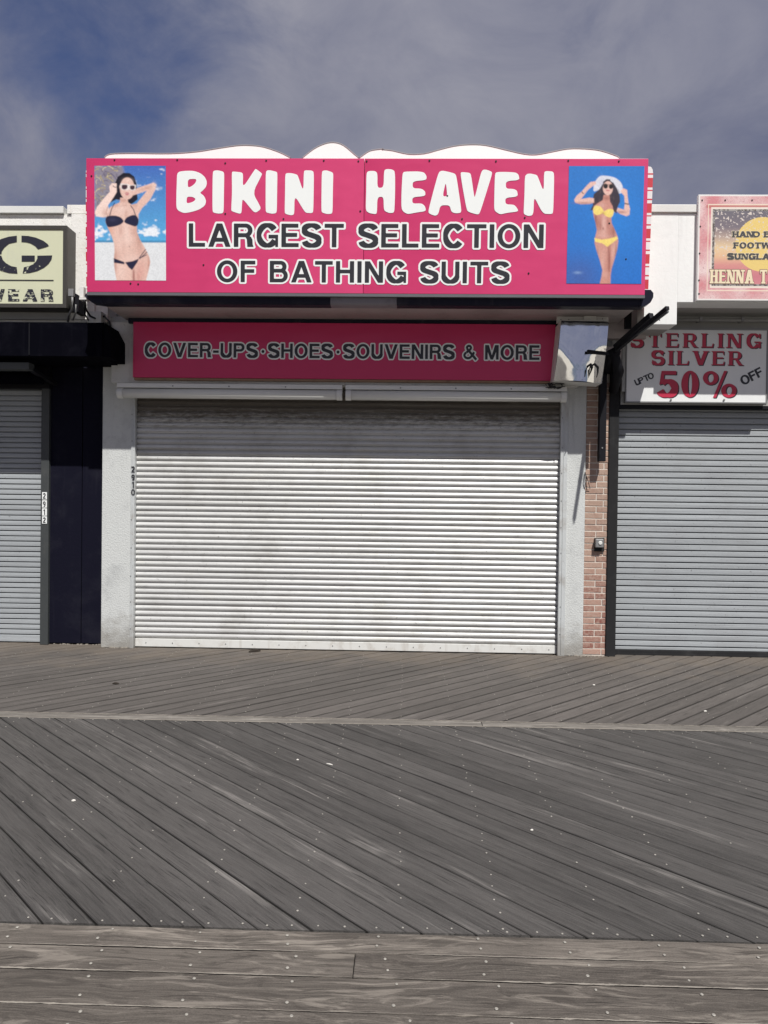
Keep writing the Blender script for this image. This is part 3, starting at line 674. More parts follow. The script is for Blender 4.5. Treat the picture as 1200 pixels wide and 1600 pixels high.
# canopy over the shopfront: soffit, dark lip and a section with a painted grey reflection
sy = 7.16
zc = 3.535
cx0, cx1 = X(150, 470, 7.25), X(1008, 470, 7.25)
part('soffit', MB().box(cx0+.03, 7.32, zc, cx1-.05, 8.12, zc+.05), M['soffit'], mid)
lip = [(7.20, zc-.012), (7.215, zc-.028), (7.33, zc-.028), (7.33, zc+.13), (7.20, zc+.13)]
def lipmb(a, b): return MB().xprism(lip, a, b)
q1, q2 = X(516, 468, 7.2), X(620, 468, 7.2)
part('canopy_lip', lipmb(X(160, 470, 7.2), q1), M['canopy'], mid); part('canopy_lip', lipmb(q1+.002, q2-.002), M['canopy_reflect'], mid, label='section of the canopy lip with a grey reflection put into its colour')
e0 = X(1000, 470, 7.2); part('canopy_lip', lipmb(q2, e0), M['canopy'], mid)
pe = [(e0+.002, zc+.13), (e0+.10, zc+.13), (e0+.125, zc+.10), (e0+.125, zc+.06), (e0+.10, zc+.01), (e0+.05, zc-.022), (e0+.002, zc-.028)]
part('lip_end', MB().prism(pe, 7.201, 7.335), M['canopy'], mid, label='rounded right end of the dark canopy lip')
e1 = X(160, 470, 7.2)-.002; ee = X(132, 464, 7.2); pe = [(e1, zc+.075), (ee+.05, zc+.075), (ee+.01, zc+.065), (ee, zc+.045), (ee+.015, zc+.02), (ee+.06, zc-.012), (e1, zc-.027)]
part('lip_end', MB().prism(pe, 7.201, 7.335), M['canopy'], mid, label='tapered left end of the dark canopy lip')
part('side_panel', MB().box(cx0+.028, 7.34, zc+.06, cx0+.05, 8.1, 3.95), M['soffit'], mid); part('side_panel', MB().box(cx1-.12, 7.61, zc+.06, cx1-.1, 8.1, 3.95), M['soffit'], mid)
# gap above the lower sign: an added dark strip draws its shade
part('shade_strip', MB().box(X(207, 500, 8.), 7.88, zc-.055, X(868, 500, 8.), 7.928, zc-.004), M['canopy'], mid)

part('end_wall', MB().box(X(138, 485, 7.9), 7.9, 3.2, X(158, 485, 7.9), 8.099, zc+.07), M['stucco'], mid)
part('upper_wall', MB().box(xr+.002, 7.99, 3.06, X(972, 500, 7.99), 8.099, Z(1000, 542, 7.99)).box(xr+.002, 7.99, Z(1000, 529, 7.99), X(1010, 500, 7.99), 8.099, 4.4), M['soffit'], mid, label='grey wall above the brick pier')
# brick pier between the two shops
by = 8.13
bx0, bx1 = xr+.003, X(950, 850, by)
pier = part('brick_pier', MB().box(bx0, by-.0055, 0, bx1, by+.4, 3.3), M['mortar'], mid, label='narrow red brick pier beside the right pillar')
ch = .0665; bl_ = .192; bm_me = {}
zz = .012; row = 0
while zz < 2.92:
    jo = (.0, .5)[row % 2]*(bl_+.01)+.0; xx = bx0+.001-((bl_+.01)*.5 if row % 2 else 0)+.025*(row % 2)
    if row % 2 == 0: xx = bx0+.001-.0
    while xx < bx1-.01:
        a, b = max(xx, bx0+.001), min(xx+bl_, bx1-.003)
        if row % 2 == 0: pass
        if b-a > .02:
            key = round(b-a, 3)
            if key not in bm_me:
                mb = MB().box(-(b-a)/2, -.010, -(ch-.011)/2, (b-a)/2, .02, (ch-.011)/2, .003); me, _ = mesh_of('brick', mb, M['brick'], False, Vector((0, 0, 0))); bm_me[key] = me
            o = bpy.data.objects.new('brick', bm_me[key]); COL.objects.link(o); o.parent = pier
            o.location = Vector(((a+b)/2, by+random.uniform(-.002, .002), zz+ch/2))-wloc(pier); o.rotation_euler = (0, random.uniform(-.006, .006), random.uniform(-.01, .01))
        xx += bl_+.010
    zz += ch; row += 1
# crumbled mortar and sand where walls meet the deck
def crumbs(bld, x0, x1, y):
    mb = MB()
    for k in range(int((x1-x0)*70)):
        cx_, cy_, r_ = random.uniform(x0, x1), y-abs(random.gauss(0, .012)), random.uniform(.003, .012)
        mb.box(cx_-r_, cy_-r_*.7, 0.001, cx_+r_, cy_+r_*.7, r_*.9)
    part('crumbled_mortar', mb, M['sandline'], bld, kind='stuff')
crumbs(mid, xl+.01, xs0-.03, 8.095); crumbs(mid, X(884, 900, 8.1), bx1-.02, 8.095)

# ================================================================== LEFT SHOP
LY = 8.30
lx1 = xl-.003
left = thing('shop_building', 'left neighbour shop with navy panels and grey shutter under a black awning', 'building', (lx1-1.5, 8.2, 0))
part('wall', MB().box(-10, LY+.12, 0, lx1, 15, 4.6), M['stucco'], left)
pw = 8.02
zpl = Z(50, 335, pw)
part('parapet', MB().box(-10, pw, Z(60, 503, pw), X(133, 420, pw)+.25, pw+.25, zpl, .004), M['stucco_up'], left, label='mottled white stucco parapet')
part('coping', MB().box(-10, pw-.035, zpl+.003, X(101, 328, pw), pw+.3, Z(50, 322, pw-.03), .004), M['whitepaint'], left, label='white metal coping')
part('coping', MB().box(X(106, 328, pw), pw-.02, zpl+.003, X(145, 328, pw), pw+.3, Z(120, 321, pw), .004), M['stucco_up'], left, label='rough stucco coping piece')
part('pilaster', MB().box(X(111, 400, pw-.03), pw-.03, Z(120, 500, pw), X(150, 400, pw), pw-.001, Z(120, 336, pw), .003), M['stucco_up'], left)
part('flashing_strip', MB().box(-10, pw-.04, Z(50, 500.5, pw), X(109, 490, pw), pw-.002, Z(50, 484, pw)), M['greyfas'], left)
np0, np1, np2 = X(76.5, 850, LY-.06), X(127.5, 850, LY-.06), lx1-.004
part('wall_panel', MB().box(np0, LY-.06, .015, np1-.004, LY+.1, 3.25, .003), M['navy'], left); part('wall_panel', MB().box(np1+.004, LY-.058, .015, np2, LY+.1, 3.25, .003), M['navy'], left)
px0, px1 = X(63, 850, LY-.1), X(75.5, 850, LY-.1)
post_l = part('door_post', MB().box(px0, LY-.10, 0, px1, LY+.1, 3.1, .004), M['post2'], left)
prof_s = [(.03, 0), (.03, .0125), (-.004, .0126), (-.0052, .0145), (-.0058, .035), (-.0046, .0575), (-.001, .0604), (.03, .0605)]
def scale_prof(pr, k): return [(a, b*k) for a, b in pr]
pl_ = .0580
shutter(left, -6.2, px0+.01, Z(30, 606, LY), LY, pl_, scale_prof(prof_s, pl_/.0605), M['slat_s'], .075, M['slat_s'], lab='grey slatted roller shutter')
part('lintel', MB().box(-10, LY-.12, Z(30, 607, LY-.1), np0+.02, LY+.05, 3.28), M['black'], left)
crumbs(left, np0, np2, LY-.06)
# black awning housing
ay = 7.52
aw = thing('awning', 'black fabric awning box over the left shop entrance', 'awning', (X(20, 530, ay), ay, Z(60, 556, ay)))
za1, za0 = Z(60, 502, ay), Z(60, 556, ay)
ax1 = X(160, 520, ay)
pr = [(ay, za0), (ay, za1-.01), (ay+.06, za1), (pw-.005, za1), (pw-.005, za0-.02)]
part('fabric_box', MB().xprism(pr, -9, ax1), M['awn'], aw)
part('end_flap', MB().prism([(ax1+.002, za0-.005), (X(172, 557, ay), za0-.005), (X(172, 524, ay), Z(172, 524, ay)), (X(161, 503, ay), Z(161, 503, ay)), (ax1+.002, za1-.002)], ay+.01, 8.09), M['awn'], aw)
part('seam', MB().box(X(46, 530, ay)-.006, ay-.006, za0+.01, X(46, 530, ay)+.006, ay-.001, za1-.02), M['black'], aw)
part('front_bar', MB().box(-6, ay+.10, Z(20, 577, ay+.1), X(45, 570, ay+.1), ay+.22, Z(20, 566, ay+.1), .004), M['post2'], aw)
part('arm', MB().bar((X(46, 575, ay+.16), ay+.2, Z(46, 575, ay+.1)), (X(86, 600, LY-.15), LY-.14, Z(86, 600, LY-.15)), .05, .035), M['black'], aw)
part('roller', MB().tube([(-6, 7.95, Z(20, 590, 7.95)), (X(66, 590, 7.95), 7.95, Z(20, 590, 7.95))], .07, 14), M['awn'], aw, True)

# ================================================================== RIGHT SHOP
RY = 8.25
right = thing('shop_building', 'right neighbour shop with white parapet and grey shutter behind a bronze post', 'building', (bx1+2, 8.2, 0))
rx0 = bx1+.003
part('wall', MB().box(rx0, RY+.12, 0, 10, 15, 4.6), M['stucco_r'], right)
rp0, rp1 = X(948.5, 850, 8.12), X(963.5, 850, 8.12)
part('door_post', MB().box(rp0, 8.10, 0, rp1, RY+.1, Z(955, 560, 8.1), .004), M['post'], right)
pr_ = .0655
shutter(right, rp1-.01, 6.5, Z(1080, 634, RY), RY, pr_, scale_prof(prof_s, pr_/.0605), M['slat_s'], .03, M['slat_s'], .055, 'grey slatted roller shutter with a dark bottom rail')
part('bottom_rail', MB().box(rp1+.02, RY-.03, .004, 6.5, RY+.04, .052, .003).box(rp1+.02, RY-.045, .0, 6.5, RY-.031, .02), M['post'], right)
fy = 7.53
xb0, xb1 = X(1006, 500, fy), X(1057.5, 500, fy)
ztp = Z(1050, 333, fy)
zlo, zhi = Z(1040, 507, fy), Z(1120, 472.5, fy)
part('parapet', MB().box(xb0, fy, zlo, xb1, fy+.22, ztp, .004).box(xb1-.001, fy+.0008, zhi, 10, fy+.22, ztp-.0006, .004), M['stucco_r'], right, label='smooth white painted parapet')
part('coping', MB().box(xb0-.2, fy-.02, ztp+.003, 10, fy+.3, Z(1050, 320.5, fy), .005), M['whitepaint'], right)
part('corner_soffit', MB().prism([(xb0+.002, zlo+.002), (xb1-.004, zlo+.002), (xb1-.004, zlo+.03), (xb0+.002, zlo+.03)], fy+.221, 8.05), M['greyfas'], right)
part('corner_side', MB().box(xb1-.03, fy+.223, zlo+.032, xb1-.005, 8.05, 3.9), M['greyfas'], right)
part('soffit', MB().box(xb1, fy+.222, zhi+.004, 10, 8.108, zhi+.05), M['greyfas'], right)
part('fascia', MB().box(rx0+.1, 8.11, Z(1100, 628, 8.06)-.03, 10, RY+.1, 3.75), M['greyfas'], right)
cd = part('conduit', MB().tube([(xb1+.02, 7.98, Z(1120, 500, 7.98)), (9, 7.98, Z(1120, 500, 7.98))], .016, 10), M['greyfas'], right, True)
for q in (1095, 1160, 1230): part('clip', MB().box(X(q, 500, 7.97)-.015, 7.955, Z(1120, 502.5, 7.98), X(q, 500, 7.97)+.015, 8.055, Z(1120, 495.5, 7.98), .003), M['grey'], cd)
part('lintel', MB().box(rp1, 8.112, Z(1080, 638, 8.1), 10, RY-.012, Z(1080, 628.5, 8.1)-.003), M['black'], right)
part('side_wall', MB().box(rp0+.01, 8.075, 3.25, rp0+.12, RY+.1, 3.7), M['greyfas'], right)
part('wall_patch', MB().box(rp1+.002, 8.03, Z(965, 612, 8.05), X(978, 560, 8.03)-.005, 8.055, Z(965, 540, 8.05)), M['greyfas'], right)

# ================================================================== BIG PINK SIGN
BW0 = at(136, 457, sy); TILT = math.radians(1.9)
zb_ = at(570, 458.5, sy).z
sign = thing('sign', 'wide bright pink shop sign reading BIKINI HEAVEN with two bikini model photos', 'sign', (BW0.x, sy, zb_), rot=(TILT, 0, 0))
nrm = Vector((0, -math.cos(TILT), -math.sin(TILT))); org = Vector(sign.location)
def sg(px, py):
    d = ray(px, py); o = Vector((0, 0, H)); k = (org-o).dot(nrm)/d.dot(nrm); p = o+d*k-org
    return p.x, p.z*math.cos(TILT)-p.y*math.sin(TILT)
SW = sg(1010.5, 350)[0]; SHT = sg(570, 247.5)[1]; midx = sg(568.5, 350)[0]
def sgp(pts): return [sg(x, y) for x, y in pts]
part('panel', MB().box(0, 0, 0, midx-.002, .12, SHT, .002), M['pink'], sign, local=True, label='left pink aluminium panel')
part('panel', MB().box(midx+.002, .001, 0, SW, .12, SHT, .002), M['pink'], sign, local=True, label='right pink aluminium panel')
part('drip_edge', MB().box(0, -.004, -.03, SW, .11, -.003), m_plain('grey_drip_edge', (.16, .16, .17), .4, .3), sign, local=True)
scr = MB()
for qx, qy in ((179,250),(277,250),(416,251),(352,255),(506,251),(560,252),(573,252),(671,251),(775,252),(888,251),(967,252),(352,334),(443,342),(563,330),(699,306),(722,342),(820,340),(204,443),(216,444),(143,275),(318,414),(826,427),(952,349),(978,405)):
    u, v = sg(qx, qy); o = part('screw', MB().disc((u, -.002, v), .009, 'y', .004, 8), M['rubber'], sign, local=True)
# brush lettering, traced
def tr(pts, ox, oy, k): return [(ox+x/k, oy+y/k) for x, y in pts]
BK = [[(52,95),(70,80),(120,75),(170,76),(215,92),(245,118),(260,150),(255,185),(232,212),(210,228),(240,250),(255,285),(245,318),(205,345),(150,362),(100,370),(60,352),(47,330),(47,250),(50,170)],
      [(300,85),(310,74),(335,72),(370,80),(380,92),(378,200),(376,350),(370,370),(340,373),(305,366),(298,352),(298,220)],
      [(432,86),(440,80),(500,86),(511,98),(508,196),(592,66),(600,62),(640,92),(642,102),(577,228),(632,325),(630,345),(600,366),(580,358),(508,268),(503,300),(500,368),(485,374),(432,356),(428,345),(434,230)],
      [(668,82),(680,72),(700,72),(742,82),(749,92),(747,200),(745,355),(738,370),(712,374),(675,366),(667,355),(667,220)],
      [(803,100),(815,91),(850,92),(885,102),(892,112),(929,222),(932,80),(942,72),(985,73),(1002,82),(1001,200),(998,360),(988,369),(950,368),(935,355),(868,244),(866,370),(858,382),(840,384),(805,375),(799,362),(802,220)],
      [(1057,82),(1070,73),(1095,73),(1130,86),(1137,98),(1134,200),(1132,360),(1124,374),(1095,376),(1060,366),(1054,352),(1055,220)]]
BH = {0: [[(127,134),(180,131),(187,142),(178,162),(155,182),(127,193)], [(120,255),(160,256),(182,270),(172,285),(150,296),(118,302)]]}
HV = [[(47,76),(60,65),(95,64),(112,76),(111,165),(148,161),(150,62),(165,53),(195,55),(215,66),(215,190),(211,300),(203,310),(180,311),(155,300),(149,285),(147,215),(111,218),(109,310),(100,318),(65,312),(47,300),(43,280),(46,180)],
      [(258,85),(265,70),(290,68),(350,67),(385,73),(400,95),(398,118),(318,125),(318,166),(370,168),(392,185),(392,212),(316,218),(316,256),(370,254),(390,270),(397,300),(340,308),(290,318),(265,305),(252,285),(252,200)],
      [(470,72),(490,62),(530,70),(565,80),(574,95),(590,200),(603,290),(600,310),(570,313),(545,305),(534,265),(480,266),(468,318),(450,328),(415,315),(409,300),(440,180)],
      [(597,75),(610,71),(650,75),(660,85),(679,220),(685,210),(718,75),(730,57),(750,57),(780,68),(784,80),(750,190),(712,310),(700,321),(645,305),(634,290),(612,170)],
      [(800,80),(812,71),(860,70),(920,73),(938,85),(945,118),(864,124),(864,168),(910,170),(930,180),(935,215),(860,222),(862,260),(910,262),(925,275),(940,302),(870,310),(830,320),(800,300),(795,280),(797,180)],
      [(975,95),(990,81),(1010,80),(1045,88),(1052,100),(1086,190),(1087,72),(1100,65),(1135,67),(1147,78),(1145,190),(1141,310),(1130,317),(1090,316),(1070,295),(1029,213),(1026,305),(1018,325),(995,329),(970,318),(968,300),(973,200)]]
HH = {2: [[(510,136),(515,150),(521,212),(493,214)]]}
def brush(name, shapes, holes, ox, oy, k, word):
    w = MB(); d = MB()
    for i, sh_ in enumerate(shapes):
        L = [chaikin(sgp(tr(sh_, ox, oy, k)), 2)]+[chaikin(sgp(tr(q, ox, oy, k)), 2) for q in holes.get(i, [])]
        o = MB(); vs, fs = fill([[Vector(p) for p in l] for l in L], -.002, lambda a, b, y: (a, y, b)); o.add(vs, fs)
        part('letter', o, M['vinylw'], sign, local=True)
brush('bikini', BK, BH, 265, 250, 4.444, 'BIKINI'); brush('heaven', HV, HH, 560, 250, 3.75, 'HEAVEN')
def two_tone(parent, txt, pa, pb, cap_px, conv, wide=1., iso=.085, y0=-.0018, mats=('vinylw', 'vinylk'), **k):
    """black capitals over a wider white outline; pa, pb: left and right ends of the baseline in the photograph"""
    a, b = conv(*pa), conv(*pb); c = conv((pa[0]+pb[0])/2, (pa[1]+pb[1])/2-cap_px); cap = c[1]-(a[1]+b[1])/2
    z0 = (a[1]+b[1])/2
    text_parts('letter_outline', txt, a[0], b[0], z0, cap, y0, iso, M[mats[0]], parent, wide, **k)
    text_parts('letter', txt, a[0], b[0], z0, cap, y0-.0018, 0., M[mats[1]], parent, wide, **k)
two_tone(sign, 'LARGEST SELECTION', (295, 385.5), (849, 387.5), 36.5, sg)
two_tone(sign, 'OF BATHING SUITS', (339, 440.5), (795.5, 443), 33.5, sg)

# ---- printed pictures: colour stored per point of a fine sheet
def blank(nx, ny): return np.zeros((ny, nx, 3))
def mask(P, gx, gy, soft): return np.clip(.5-sd_poly(P, gx, gy)/soft, 0, 1)[..., None]
def paint(img, P, col, gx, gy, soft=7, a=1.):
    mk = mask(P, gx, gy, soft)*a; img[:] = img*(1-mk)+np.array(lin(*col))*mk
def blob(img, cx, cy, rx, ry, col, gx, gy, a=.5, ang=0, inside=None):
    c, s = math.cos(ang), math.sin(ang); u = ((gx-cx)*c+(gy-cy)*s)/rx; v = (-(gx-cx)*s+(gy-cy)*c)/ry
    mk = (np.exp(-(u*u+v*v))*a)[..., None]
    if inside is not None: mk = mk*mask(inside, gx, gy, 7)
    img[:] = img*(1-mk)+np.array(lin(*col))*mk
def line(img, pts, w, col, gx, gy, a=1.): paint(img, stroke(pts, w), col, gx, gy, 6, a)
def print_sheet(name, img, parent, u0, u1, v0, v1, y, label=None):
    ny, nx, _ = img.shape; us = np.linspace(u0, u1, nx); vs = np.linspace(v1, v0, ny)
    me = bpy.data.meshes.new(name); V = [(u, 0, v) for v in vs for u in us]
    me.from_pydata([(a-(u0+u1)/2, 0, c-(v0+v1)/2) for a, b, c in V], [], [(j*nx+i, (j+1)*nx+i, (j+1)*nx+i+1, j*nx+i+1) for j in range(ny-1) for i in range(nx-1)])
    ca = me.color_attributes.new('print', 'FLOAT_COLOR', 'POINT'); arr = np.ones((ny*nx, 4), np.float32); arr[:, :3] = np.clip(img, 0, 1).reshape(-1, 3); ca.data.foreach_set('color', arr.ravel())
    me.materials.append(M['print']); me.update()
    o = bpy.data.objects.new(name, me); COL.objects.link(o); o.parent = parent; o.location = ((u0+u1)/2, y, (v0+v1)/2)
    if label: o['label'] = label
    return o
def smooth_noise(shape, cells, seed):
    r = np.random.RandomState(seed).rand(cells[1]+2, cells[0]+2); yy = np.linspace(0, cells[1], shape[0]); xx = np.linspace(0, cells[0], shape[1])
    yi, xi = yy.astype(int), xx.astype(int); fy_, fx_ = (yy-yi)[:, None], (xx-xi)[None]; fy_ = fy_*fy_*(3-2*fy_); fx_ = fx_*fx_*(3-2*fx_)
    a, b, c, d = r[np.ix_(yi, xi)], r[np.ix_(yi, xi+1)], r[np.ix_(yi+1, xi)], r[np.ix_(yi+1, xi+1)]
    return a*(1-fy_)*(1-fx_)+b*(1-fy_)*fx_+c*fy_*(1-fx_)+d*fy_*fx_
SK = (228, 190, 176); SKD = (190, 138, 122); SKL = (244, 216, 205)
def soften(im):
    q = np.pad(im, ((1, 1), (1, 1), (0, 0)), 'edge'); return (q[1:-1, 1:-1]*4+(q[:-2, 1:-1]+q[2:, 1:-1]+q[1:-1, :-2]+q[1:-1, 2:])*2+q[:-2, :-2]+q[2:, 2:]+q[:-2, 2:]+q[2:, :-2])/16
def left_print():
    nx, ny = 150, 238; gx, gy = np.meshgrid(np.linspace(88, 928, nx), np.linspace(97, 1442, ny)); im = blank(nx, ny)
    t = np.clip((gy-97)/880, 0, 1)[..., None]; im[:] = np.array(lin(72, 108, 185))*(1-t)+np.array(lin(92, 172, 222))*t
    n = smooth_noise((ny, nx), (14, 30), 3)*.6+smooth_noise((ny, nx), (34, 70), 4)*.4
    env = np.exp(-((gy-880)/75)**2)*(np.exp(-((gx-120)/130)**2)*1.1+np.exp(-((gx-760)/170)**2)*.9); cl = np.clip((n+env*.55-.72)*4, 0, 1)[..., None]; im[:] = im*(1-cl)+np.array(lin(236, 240, 246))*cl
    sea = np.clip((gy-968)/8, 0, 1)[..., None]; im[:] = im*(1-sea)+np.array(lin(70, 140, 185))*sea
    snd = np.clip((gy-992)/8, 0, 1)[..., None]; q = (.94+.06*n)[..., None]; im[:] = im*(1-snd)+np.array(lin(228, 230, 232))*q*snd
    r = random.Random(5); reg = [(88,97),(420,97),(440,180),(330,330),(240,520),(150,640),(88,700)]
    paint(im, reg, (150, 138, 140), gx, gy, 40, .85)
    for k in range(75):
        cx, cy = r.uniform(80, 380), r.uniform(90, 560)
        if cx+cy*.55 > 520: continue
        a = r.uniform(-2.2, .9); L = r.uniform(40, 110); col = r.choice([(206, 190, 122), (182, 166, 112), (118, 106, 120), (104, 96, 116), (226, 212, 156), (146, 130, 124)])
        P = [(cx+math.cos(a)*L*s+math.sin(a)*14*math.sin(s*3), cy+math.sin(a)*L*s+L*.35*s*s) for s in (0, .33, .66, 1)]; line(im, P, r.uniform(6, 15), col, gx, gy, .7)
    hair = [(330,300),(365,225),(430,180),(500,182),(556,222),(582,300),(590,420),(596,490),(545,532),(505,552),(470,540),(400,500),(345,490),(276,528),(318,440),(345,400)]
    paint(im, hair, (28, 26, 38), gx, gy)
    torso = [(392,470),(386,525),(335,548),(272,582),(228,650),(216,760),(246,830),(284,910),(316,1010),(322,1100),(312,1190),(318,1290),(345,1450),(690,1450),(716,1350),(742,1230),(734,1170),(704,1105),(670,1040),(622,960),(590,880),(586,800),(606,740),(604,660),(618,600),(596,535),(525,552),(484,525),(476,470)]
    paint(im, torso, SK, gx, gy)
    for cx, cy, rx, ry, col, a in ((250,850,60,90,(235,160,130),.5),(560,880,50,150,SKD,.45),(420,900,90,200,SKL,.4),(430,1050,22,150,SKD,.22),(640,1100,60,130,SKD,.25),(400,1330,60,140,SKL,.4),(640,1330,60,140,(214,150,140),.45),(545,1400,16,110,(150,90,84),.75),(425,505,50,26,SKD,.6),(350,1150,60,60,SKD,.3),(400,600,90,60,SKL,.5),(460,660,20,60,SKD,.4)): blob(im, cx, cy, rx, ry, col, gx, gy, a, 0, torso)
    for cx, cy, rx, ry, col, a in ((235,900,40,120,(176,124,108),.6),(330,1230,16,170,(182,128,112),.6),(728,1260,18,150,(190,130,116),.7),(612,930,26,120,(176,124,108),.6),(395,860,26,70,SKD,.45),(470,860,20,80,SKL,.5),(500,960,70,60,SKL,.35),(545,1180,120,40,SKL,.3),(345,560,40,24,SKD,.5),(560,560,40,22,SKD,.5),(440,560,30,14,SKD,.4),(600,1410,30,90,(200,132,124),.5)): blob(im, cx, cy, rx, ry, col, gx, gy, a, 0, torso)
    paint(im, [(596,525),(705,388),(600,425),(535,445),(518,410),(600,352),(700,322),(782,293),(815,312),(806,372),(745,490),(650,590),(606,662),(578,610)], SK, gx, gy); blob(im, 700, 360, 80, 16, SKD, gx, gy, .5, -.25); blob(im, 790, 330, 25, 40, SKL, gx, gy, .5)
    paint(im, [(262,340),(296,300),(365,305),(398,340),(352,402),(310,470),(246,560),(262,620),(238,690),(190,702),(105,690),(90,640),(118,580),(198,480),(270,400)], SKL, gx, gy); blob(im, 215, 650, 40, 50, SKD, gx, gy, .5); line(im, [(240,690),(225,640),(245,570)], 8, (170,120,105), gx, gy, .6)
    line(im, [(305,330),(330,350),(352,345)], 12, (60, 50, 60), gx, gy, .7)
    paint(im, ell(474, 362, 86, 128), SK, gx, gy); paint(im, [(385,300),(400,240),(450,225),(470,215),(440,190),(380,220),(350,300),(350,400),(378,420)], (28,26,38), gx, gy); blob(im, 480, 270, 50, 26, SKL, gx, gy, .6); blob(im, 500, 420, 30, 30, SKL, gx, gy, .4)
    paint(im, [(392,312),(400,303),(485,310),(512,322),(570,318),(578,330),(570,382),(520,388),(500,372),(485,384),(412,380),(396,362)], (236, 224, 220), gx, gy); paint(im, chaikin([(408,318),(478,318),(476,362),(440,378),(408,364)]), (66, 44, 54), gx, gy); paint(im, chaikin([(506,328),(564,326),(562,366),(535,382),(506,366)]), (66, 44, 54), gx, gy)
    paint(im, chaikin([(440,418),(470,408),(505,418),(490,440),(460,442)]), (190, 96, 100), gx, gy); line(im, [(448,424),(500,426)], 6, (240, 225, 220), gx, gy, .8)
    NV = (36, 36, 62)
    paint(im, chaikin([(213,722),(236,684),(330,678),(400,700),(436,748),(400,782),(340,806),(245,820),(220,775)]), NV, gx, gy); paint(im, chaikin([(434,748),(462,702),(530,672),(578,674),(608,722),(602,784),(572,810),(512,792),(450,768)]), NV, gx, gy)
    blob(im, 300, 730, 50, 24, (70, 70, 100), gx, gy, .4); line(im, [(325,530),(290,600),(266,682)], 9, NV, gx, gy); line(im, [(512,560),(548,610),(570,676)], 9, NV, gx, gy)
    paint(im, [(312,1180),(436,1226),(436,1252),(314,1234)], NV, gx, gy); paint(im, [(446,1228),(530,1216),(608,1186),(592,1226),(527,1320),(490,1290)], NV, gx, gy)
    for a, b in (((610,1180),(690,1074)), ((616,1188),(706,1106)), ((620,1178),(700,1140))): line(im, [a, b], 9, NV, gx, gy)
    line(im, [(494,1034),(502,1054)], 8, (140, 92, 80), gx, gy, .8); line(im, [(548,1322),(552,1442)], 9, (160, 96, 90), gx, gy, .7)
    im[:] = soften(im); g_ = smooth_noise((ny, nx), (75, 118), 21)[..., None]; im[:] = im*(.92+.16*g_); return im
